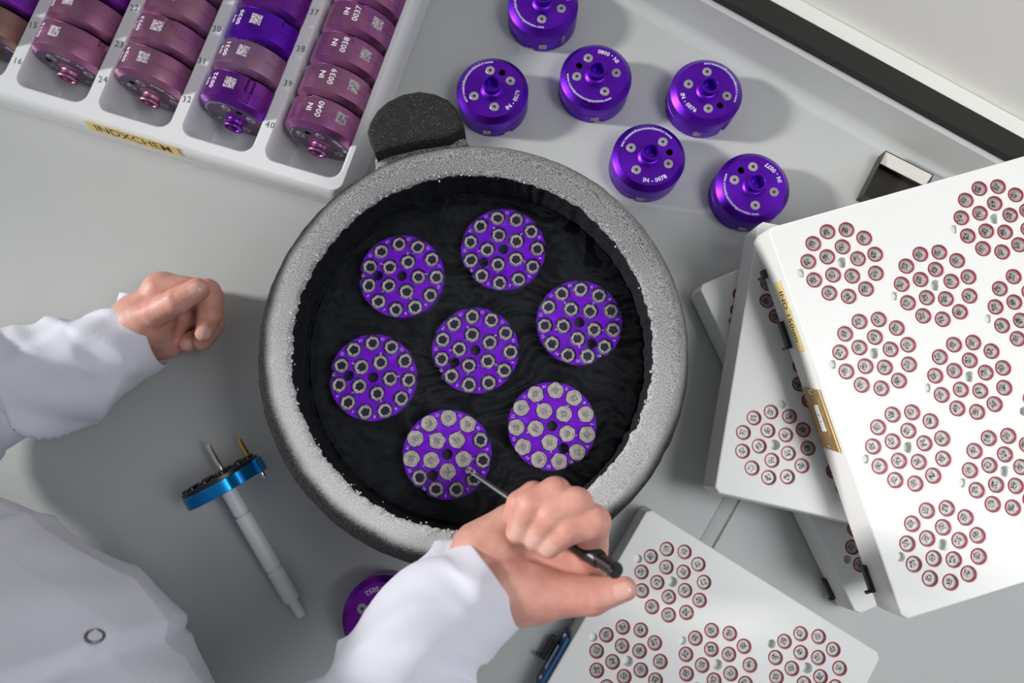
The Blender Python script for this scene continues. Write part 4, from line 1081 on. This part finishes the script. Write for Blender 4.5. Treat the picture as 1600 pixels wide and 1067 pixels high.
fistL_palm = [((90, 520, .040, .021), (200, 480, .045, .024)), ((200, 470, .052, .022), (330, 240, .058, .0135)), ((200, 500, .040, .022), (340, 250, .040, .0140)), ((200, 520, .030, .020), (335, 270, .024, .0125)), ((200, 600, .032, .018), (360, 580, .026, .014)), ((150, 430, .052, .018), (250, 420, .058, .0150)), ((330, 240, .056, .013), (330, 290, .020, .012)), ((360, 580, .026, .014), (340, 300, .020, .0125))]
fistL_f = [
  [(170, 440, .056, .014), (275, 395, .068, .0115), (430, 312, .077, .0104), (575, 232, .078, .0092)],
  [(330, 232, .060, .0125), (640, 245, .060, .0102), (655, 420, .059, .0090), (618, 535, .055, .0074)],
  [(350, 245, .043, .0125), (668, 295, .042, .0104), (678, 470, .041, .0094), (606, 592, .039, .0078)],
  [(345, 262, .026, .0122), (655, 340, .0265, .0100), (640, 540, .027, .0088), (500, 604, .031, .0078)],
  [(335, 300, .0145, .0105), (590, 380, .0125, .0092), (600, 520, .0120, .0082), (560, 590, .0120, .0074)]]
fistL_palm += [((380, 420, .030, .014), (520, 400, .028, .012))]
px1 = (cvL(575, 232, .078)-cvL(430, 312, .077))
nailsL = [((492, 615, .038), (-1, -0.2, 0), .005, .0042), ((565, 225, .0865), tuple(px1), .0062, .0056), ((628, 530, .0605), (0, -1, 0), .005, .0045)]
VL, FLq, TLt = hand_mesh(cvL, fistL_palm, fistL_f, nailsL, [((195, 360, .075), (330, 300, .07), .0022, .0016), ((300, 180, .07), (390, 330, .07), .0016, .0009), ((395, 270, .088), (450, 370, .084), .0012, .0006), ((410, 262, .088), (465, 362, .084), .0010, .0005)], None)
cvR = lambda cx, cy, z: P(700+cx/3.556, 700+cy/3.556, z+0.032)
palmR = [((60, 820, .148, .026), (240, 740, .146, .025)), ((250, 640, .145, .021), (430, 410, .142, .0125)), ((270, 700, .142, .021), (560, 470, .138, .0135)), ((290, 740, .142, .021), (660, 560, .137, .0135)), ((300, 780, .144, .020), (760, 640, .138, .0125)), ((260, 800, .150, .020), (500, 815, .154, .0170)), ((430, 410, .142, .0125), (660, 560, .138, .013)), ((660, 560, .138, .013), (760, 640, .138, .0125)), ((450, 800, .150, .017), (700, 690, .140, .0125)), ((180, 560, .144, .019), (330, 450, .143, .0150))]
fingR = [
  [(330, 780, .154, .019), (560, 815, .157, .0150), (800, 822, .163, .0114), (985, 782, .170, .0074)],
  [(780, 640, .140, .0118), (808, 408, .187, .0100), (665, 445, .187, .0094), (560, 540, .177, .0080)],
  [(675, 560, .138, .0118), (712, 312, .187, .0100), (575, 372, .187, .0093), (484, 502, .176, .0078)],
  [(560, 470, .138, .0115), (596, 252, .183, .0098), (462, 315, .184, .0090), (389, 466, .173, .0077)],
  [(430, 410, .140, .0108), (478, 268, .171, .0090), (402, 312, .172, .0083), (364, 372, .166, .0073)]]
nailsR = [((975, 795, .1765), tuple(cvR(985, 782, .170)-cvR(800, 822, .163)), .0060, .0048), ((550, 550, .1835), tuple(cvR(555, 535, .174)-cvR(665, 405, .186)), .0052, .0050), ((482, 505, .182), tuple(cvR(485, 500, .174)-cvR(540, 365, .186)), .005, .0048), ((386, 472, .180), tuple(cvR(388, 465, .172)-cvR(425, 335, .183)), .005, .0046)]
VR, FRq, TR = hand_mesh(cvR, palmR, fingR, nailsR, [((380, 560, .160), (640, 700, .155), .0026, .0020), ((230, 640, .165), (420, 600, .160), .0028, .0014), ((770, 735, .176), (790, 900, .172), .0016, .0006)], None, rs=0.93)

# where the body stands: in front of the bench, leaning in
def bt(t, n, z): return Vector((0.8453*t+0.5344*n, -0.5344*t+0.8453*n, z))
shL, shR = bt(-0.40, -0.37, 0.44), bt(0.01, -0.40, 0.44)
elL, elR = P(-190, 702, 0.090), P(505, 1235, 0.225)
wrL, wrR = cvL(60, 520, .042), cvR(60, 820, .148)
neck, head_c = bt(-0.20, -0.36, 0.55), bt(-0.20, -0.30, 0.655)
hipc = bt(-0.20, -0.50, 0.0)
def body_fn(X):
    def e(c, r):
        q = (X-np.array(c))/np.array(r); k_ = np.linalg.norm(q, axis=-1); return (k_-1)*min(r)
    F = cone_sd(X, bt(-.14, -.40, .40), bt(-.26, -.40, .40), .065, .065)
    for s in (-1, 1):
        F = smin(F, cone_sd(X, bt(-.2+s*.07, -.41, .36), bt(-.2+s*.06, -.48, .02), .066, .070), .03)
        F = smin(F, cone_sd(X, bt(-.2+s*.08, -.50, 0), bt(-.2+s*.09, -.52, -.42), .085, .060), .05)
        F = smin(F, cone_sd(X, bt(-.2+s*.09, -.52, -.42), bt(-.2+s*.10, -.54, -.84), .058, .040), .03)
    F = smin(F, cone_sd(X, bt(-.2, -.38, .44), neck, .06, .052), .04)
    F = smin(F, cone_sd(X, neck, head_c, .052, .06), .03)
    F = smin(F, e(head_c+Vector((0, 0, .035)), (.078, .086, .105)), .02)
    F = smin(F, e(bt(-.2, -.25, .60), (.045, .045, .05)), .03)
    F = smin(F, e(bt(-.2, -.205, .635), (.012, .014, .02)), .012)
    for s in (-1, 1): F = smin(F, e(bt(-.2+s*.078, -.30, .665), (.014, .014, .03)), .006)
    for sh, el, wr, sg in ((shL, elL, wrL, -1), (shR, elR, wrR, 1)):
        F = smin(F, cone_sd(X, bt(-.2+sg*.10, -.40, .41), sh, .050, .046), .03)
        F = smin(F, cone_sd(X, sh, el, .046, .033), .02); F = smin(F, cone_sd(X, el, el*.5+wr*.5, .030, .024), .01); F = smin(F, cone_sd(X, el*.5+wr*.5, wr, .024, .021), .005)
    return F
VB, FB = surface_nets(body_fn, (-.72, -.66, -.90), (.08, .16, .82), 0.012)
TB_ = np.zeros((len(VB), 4)); TB_[:, 3] = 1
off1 = len(VL); off2 = off1+len(VR)
BV = np.concatenate([VL, VR, VB]); BF = np.concatenate([FLq, FRq+off1, FB+off2]); BT = np.concatenate([TLt, TR, TB_])
person = empty('person', (hipc.x, hipc.y, -0.92), label='person in white lab coat, left fist on the bench, right hand holding the wand', cat='person')
me = bpy.data.meshes.new('body'); me.from_pydata((BV-np.array(person.location)).tolist(), [], BF.tolist()); me.materials.append(M['skin'])
me.polygons.foreach_set('use_smooth', [True]*len(me.polygons))
ca = me.color_attributes.new('tint', 'FLOAT_COLOR', 'POINT'); ca.data.foreach_set('color', BT.astype(np.float32).ravel()); me.update()
mesh_obj('body', me, person)
PL = Vector(person.location)
# hair, shoes
def nets_part(name, fn, lo, hi, h, mat, par=None):
    V, Fq = surface_nets(fn, lo, hi, h); V = relax(V, Fq, 2)
    m_ = bpy.data.meshes.new(name); m_.from_pydata((V-np.array(PL)).tolist(), [], Fq.tolist()); m_.materials.append(mat); m_.polygons.foreach_set('use_smooth', [True]*len(m_.polygons)); m_.update()
    return mesh_obj(name, m_, par or person)
hc = np.array(bt(-.2, -.325, .715))
def hair_fn(X):
    q = (X-hc)/np.array((.092, .097, .10)); d = (np.linalg.norm(q, axis=-1)-1)*.09
    fc = np.array(bt(-.2, -.18, .62)); return np.maximum(d, -(np.linalg.norm(X-fc, axis=-1)-.115))
nets_part('hair', hair_fn, hc-.12, hc+.12, .006, M['hair'])
for s in (-1, 1):
    c_ = np.array(bt(-.2+s*.10, -.50, -.885))
    nets_part('shoe', (lambda c_: (lambda X: np.maximum(cone_sd(X, c_+np.array((-.02, -.035, .0)), c_+np.array((.05, .075, -.01)), .045, .036), -(X[..., 2]+.918))))(c_), c_-.16, c_+.16, .008, M['shoe'])
    for_leg = [bt(-.2+s*.08, -.50, -.02), bt(-.2+s*.09, -.52, -.42), bt(-.2+s*.10, -.535, -.86)]
    v, f = tube([Vector(p)-PL for p in for_leg], [.098, .075, .062], 24, False); g = G(); g.add(v, f); g.make('trouser_leg', M['trouser'], person)
# coat: sleeves as wrinkled cloth tubes, one body panel
def noise3(p, s): return (sin(p[0]*s+1.7*sin(p[1]*s*.7+p[2]*s*.5))+sin(p[1]*s*1.3+1.3*sin(p[2]*s*.9-p[0]*s*.6))+sin(p[2]*s*1.1+1.9*sin(p[0]*s*.8+p[1]*s*.4)))/3
def sleeve(name, ctrl, folds, n=96, m=150, thickness=0.0012, seed=0, cuff_tilt=None):
    """ctrl: (point, radius_side, radius_up) from cuff to shoulder"""
    pts = [Vector(c[0]) for c in ctrl]
    def cr(i, t, arr):
        p0, p1, p2, p3 = arr[max(i-1, 0)], arr[i], arr[min(i+1, len(arr)-1)], arr[min(i+2, len(arr)-1)]
        return 0.5*((2*p1)+(p2-p0)*t+(2*p0-5*p1+4*p2-p3)*t*t+(3*p1-p0-3*p2+p3)*t*t*t)
    seg = [(pts[i+1]-pts[i]).length for i in range(len(pts)-1)]; tot = sum(seg)
    path = []; ra = []; rb = []
    for j in range(m):
        s = (j/(m-1))**1.15*tot; i = 0; acc_ = 0
        while i < len(seg)-1 and acc_+seg[i] < s: acc_ += seg[i]; i += 1
        t = min(1, (s-acc_)/seg[i]); path.append(cr(i, t, pts)); ra.append(cr(i, t, [c[1] for c in ctrl])); rb.append(cr(i, t, [c[2] for c in ctrl]))
    v = []; f = []; up = Vector((0, 0, 1)); sacc = 0
    for j in range(m):
        t = (path[min(j+1, m-1)]-path[max(j-1, 0)]).normalized()
        sd = t.cross(Vector((0, 0, 1))).normalized() if abs(t.z) < .97 else t.cross(Vector((1, 0, 0))).normalized()
        u2 = sd.cross(t).normalized()
        if j: sacc += (path[j]-path[j-1]).length
        for k in range(n):
            a = 2*pi*k/n; dsp = 0.0
            for s0, a0, slope, wd_, amp in folds:      # ridge runs along a line in (distance, angle)
                dd = (a-a0-(sacc-s0)*slope+pi) % (2*pi)-pi
                dsp += .7*amp*math.exp(-(dd/wd_)**2)*math.exp(-((sacc-s0)/0.035)**2)
            en = min(1, sacc/0.02); q = path[j]
            for fr_, sl_, am_, ph_ in ((66, 1.6, .0095, seed), (47, -1.4, .0085, seed*2.1), (110, 2.6, .0032, seed*.7)):
                w_ = sacc*fr_+sl_*a+ph_+1.5*noise3((q.x+.02*cos(a), q.y+.02*sin(a), seed), 30)
                g_ = 1-abs(sin(w_/2)); dsp += en*am_*(g_**2.6*1.7-.18)*(0.55+0.45*sin(a*1.0+sacc*25+ph_))
            q = path[j]; dsp += en*(0.0020*noise3((q.x+.03*cos(a), q.y+.03*sin(a), q.z+seed), 55)+0.0014*noise3((q.x*.6+.03*cos(a), q.y+.03*sin(a)*.5, seed+sacc), 120))
            off = t*0
            if cuff_tilt is not None and sacc < 0.05: off = t*cuff_tilt(a)*(1-sacc/0.05)
            q = path[j]+sd*cos(a)*(ra[j]+dsp)+u2*sin(a)*(rb[j]+dsp)+off; q.z = max(q.z, 0.0012)
            v.append(tuple(q-PL))
    # turned-in hem
    base = len(v)
    t = (path[1]-path[0]).normalized()
    for hh, shr in ((-0.0002, 0.0012), (0.010, 0.0018)):
        for k in range(n):
            p = Vector(v[k]); c = path[0]-PL; d = p-c; d.normalize(); v.append(tuple(p-d*shr+t*hh))
    for j in range(m-1):
        for k in range(n): f.append((j*n+k, j*n+(k+1) % n, (j+1)*n+(k+1) % n, (j+1)*n+k))
    for k in range(n):
        k2 = (k+1) % n; f.append((k, base+k, base+k2, k2)); f.append((base+k, base+n+k, base+n+k2, base+k2))
    g = G(); g.add(v, f); return g.make(name, M['coat'], person, True, 75)
# left sleeve
cuffL = P(245, 516, .040)
ctrlL = [(cuffL, .0305, .029), (P(190, 543, .044), .0345, .032), (P(150, 563, .047), .0370, .034), (P(110, 577, .052), .0400, .036), (P(50, 594, .058), .0450, .040), (P(0, 606, .065), .049, .043), (P(-90, 632, .085), .052, .047), (elL, .056, .051), ((elL*.45+shL*.55), .066, .062), (shL, .076, .070), (bt(-.32, -.39, .42), .078, .085)]
foldsL = [(0.035, 1.2, 14, .30, .0045), (0.055, 1.9, -16, .28, .0050), (0.075, 0.9, 10, .30, -.0045), (0.10, 1.5, 9, .35, .0055), (0.125, 2.2, -12, .32, -.0050), (0.045, 2.6, 6, .4, .0030), (0.15, 1.2, -8, .4, .0055)]
sleeve('left_sleeve', ctrlL, foldsL, seed=1, cuff_tilt=lambda a: -0.009*cos(a))
cuffR = P(772, 905, .178)
ctrlR = [(cuffR, .0308, .028), (P(735, 934, .181), .0328, .031), (P(695, 962, .186), .0348, .034), (P(655, 1003, .194), .0355, .036), (P(625, 1057, .201), .0368, .038), (P(585, 1125, .210), .038, .040), (elR, .044, .046), ((elR*.45+shR*.55), .066, .064), (shR, .076, .072), (bt(-.08, -.395, .42), .078, .085)]
foldsR = [(0.03, 1.6, 10, .30, .0035), (0.055, 1.1, -14, .28, .0050), (0.07, 2.2, 12, .30, -.0045), (0.09, 1.5, -9, .35, .0060), (0.11, 0.8, 10, .32, -.0050), (0.13, 2.0, 9, .4, .0055)]
sleeve('right_sleeve', ctrlR, foldsR, seed=4)
# coat body: rings of ellipses from hem to collar
def coat_body(seam=None):
    rows = [(-.62, -.50, .215, .150), (-.40, -.49, .205, .145), (-.15, -.475, .200, .140), (-.045, -.470, .205, .138), (.020, -.462, .206, .138), (.055, -.410, .208, .140), (.10, -.362, .210, .140), (.15, -.345, .212, .138), (.20, -.345, .212, .135), (.27, -.355, .210, .128), (.34, -.372, .205, .118), (.41, -.385, .195, .100), (.46, -.39, .165, .085), (.50, -.385, .115, .070), (.53, -.375, .080, .062)]
    dens = []
    for i in range(len(rows)-1):
        for s in range(18):
            t = s/18; t = t; dens.append([rows[i][j]*(1-t)+rows[i+1][j]*t for j in range(4)])
    dens.append(list(rows[-1])); n = 420; v = []; f = []
    for z, nn, ra_, rb_ in dens:
        for k in range(n):
            a = 2*pi*k/n; ca_, sa_ = cos(a), sin(a)
            d = 0.006*noise3((ra_*ca_, rb_*sa_*1.4, z*.5), 26)+0.003*noise3((ra_*ca_*1.2, z, rb_*sa_), 60)
            d += 0.004*(1-abs(sin(a*9+z*14+2*noise3((ca_, sa_, z), 6))))**2
            if seam:                      # the overlapping front edge stands proud of the cloth beneath
                pA_, nA_ = seam; q = bt(-.2+ra_*ca_, nn+rb_*sa_, z); sd_ = (q-pA_).dot(nA_)
                d += 0.0095/(1+math.exp(-max(-30, min(30, sd_/0.0010)))) if sa_ > 0 else 0
            bk = 1.0 if sa_ > 0 or z > .48 else 1.0+.5*abs(sa_)
            v.append(tuple(bt(-.2+(ra_+d)*ca_, nn+(rb_*bk+d)*sa_, z)-PL))
    for j in range(len(dens)-1):
        for k in range(n): f.append((j*n+k, j*n+(k+1) % n, (j+1)*n+(k+1) % n, (j+1)*n+k))
    g = G(); g.add(v, f); return g.make('lab_coat', M['coat'], person, True, 75)
from mathutils.bvhtree import BVHTree
def hit(px, py):
    vs_ = [Vector(x.co)+PL for x in coatb.data.vertices]; tree = BVHTree.FromPolygons(vs_, [tuple(p.vertices) for p in coatb.data.polygons])
    d = (P(px, py, 0)-Vector((0, 0, CAM_H))).normalized(); return tree.ray_cast(Vector((0, 0, CAM_H)), d)
coatb = coat_body()
h1, n1_, _, _ = hit(60, 1055); h2, n2_, _, _ = hit(225, 1003)
if h1 and h2:
    nn_ = (h2-h1).cross(Vector((0, 0, CAM_H))-h1).normalized()
    if (hit(148, 985)[0]-h1).dot(nn_) < 0: nn_ = -nn_
    bpy.data.objects.remove(coatb); coatb = coat_body((h1, nn_))
loc, nr, _, _ = hit(148, 995)
if loc is not None:
    if nr.dot(Vector((0, 0, CAM_H))-loc) < 0: nr = -nr
    g = G(); v, f = lathe([(0.0052, 0), (0.0052, 0.0009), (0.0046, 0.0014), (0.0038, 0.0010), (0.0036, 0.0006)], 28); g.add(v, f)
    vv = [(0.0036*cos(2*pi*k/28), 0.0036*sin(2*pi*k/28), 0.0007) for k in range(28)]; g.add(vv, [tuple(range(28))], 1)
    st = g.make('press_stud', [M['steel'], M['coat']], person, True, 40); st.rotation_mode = 'QUATERNION'; st.rotation_quaternion = nr.to_track_quat('Z', 'Y'); st.location = loc-PL
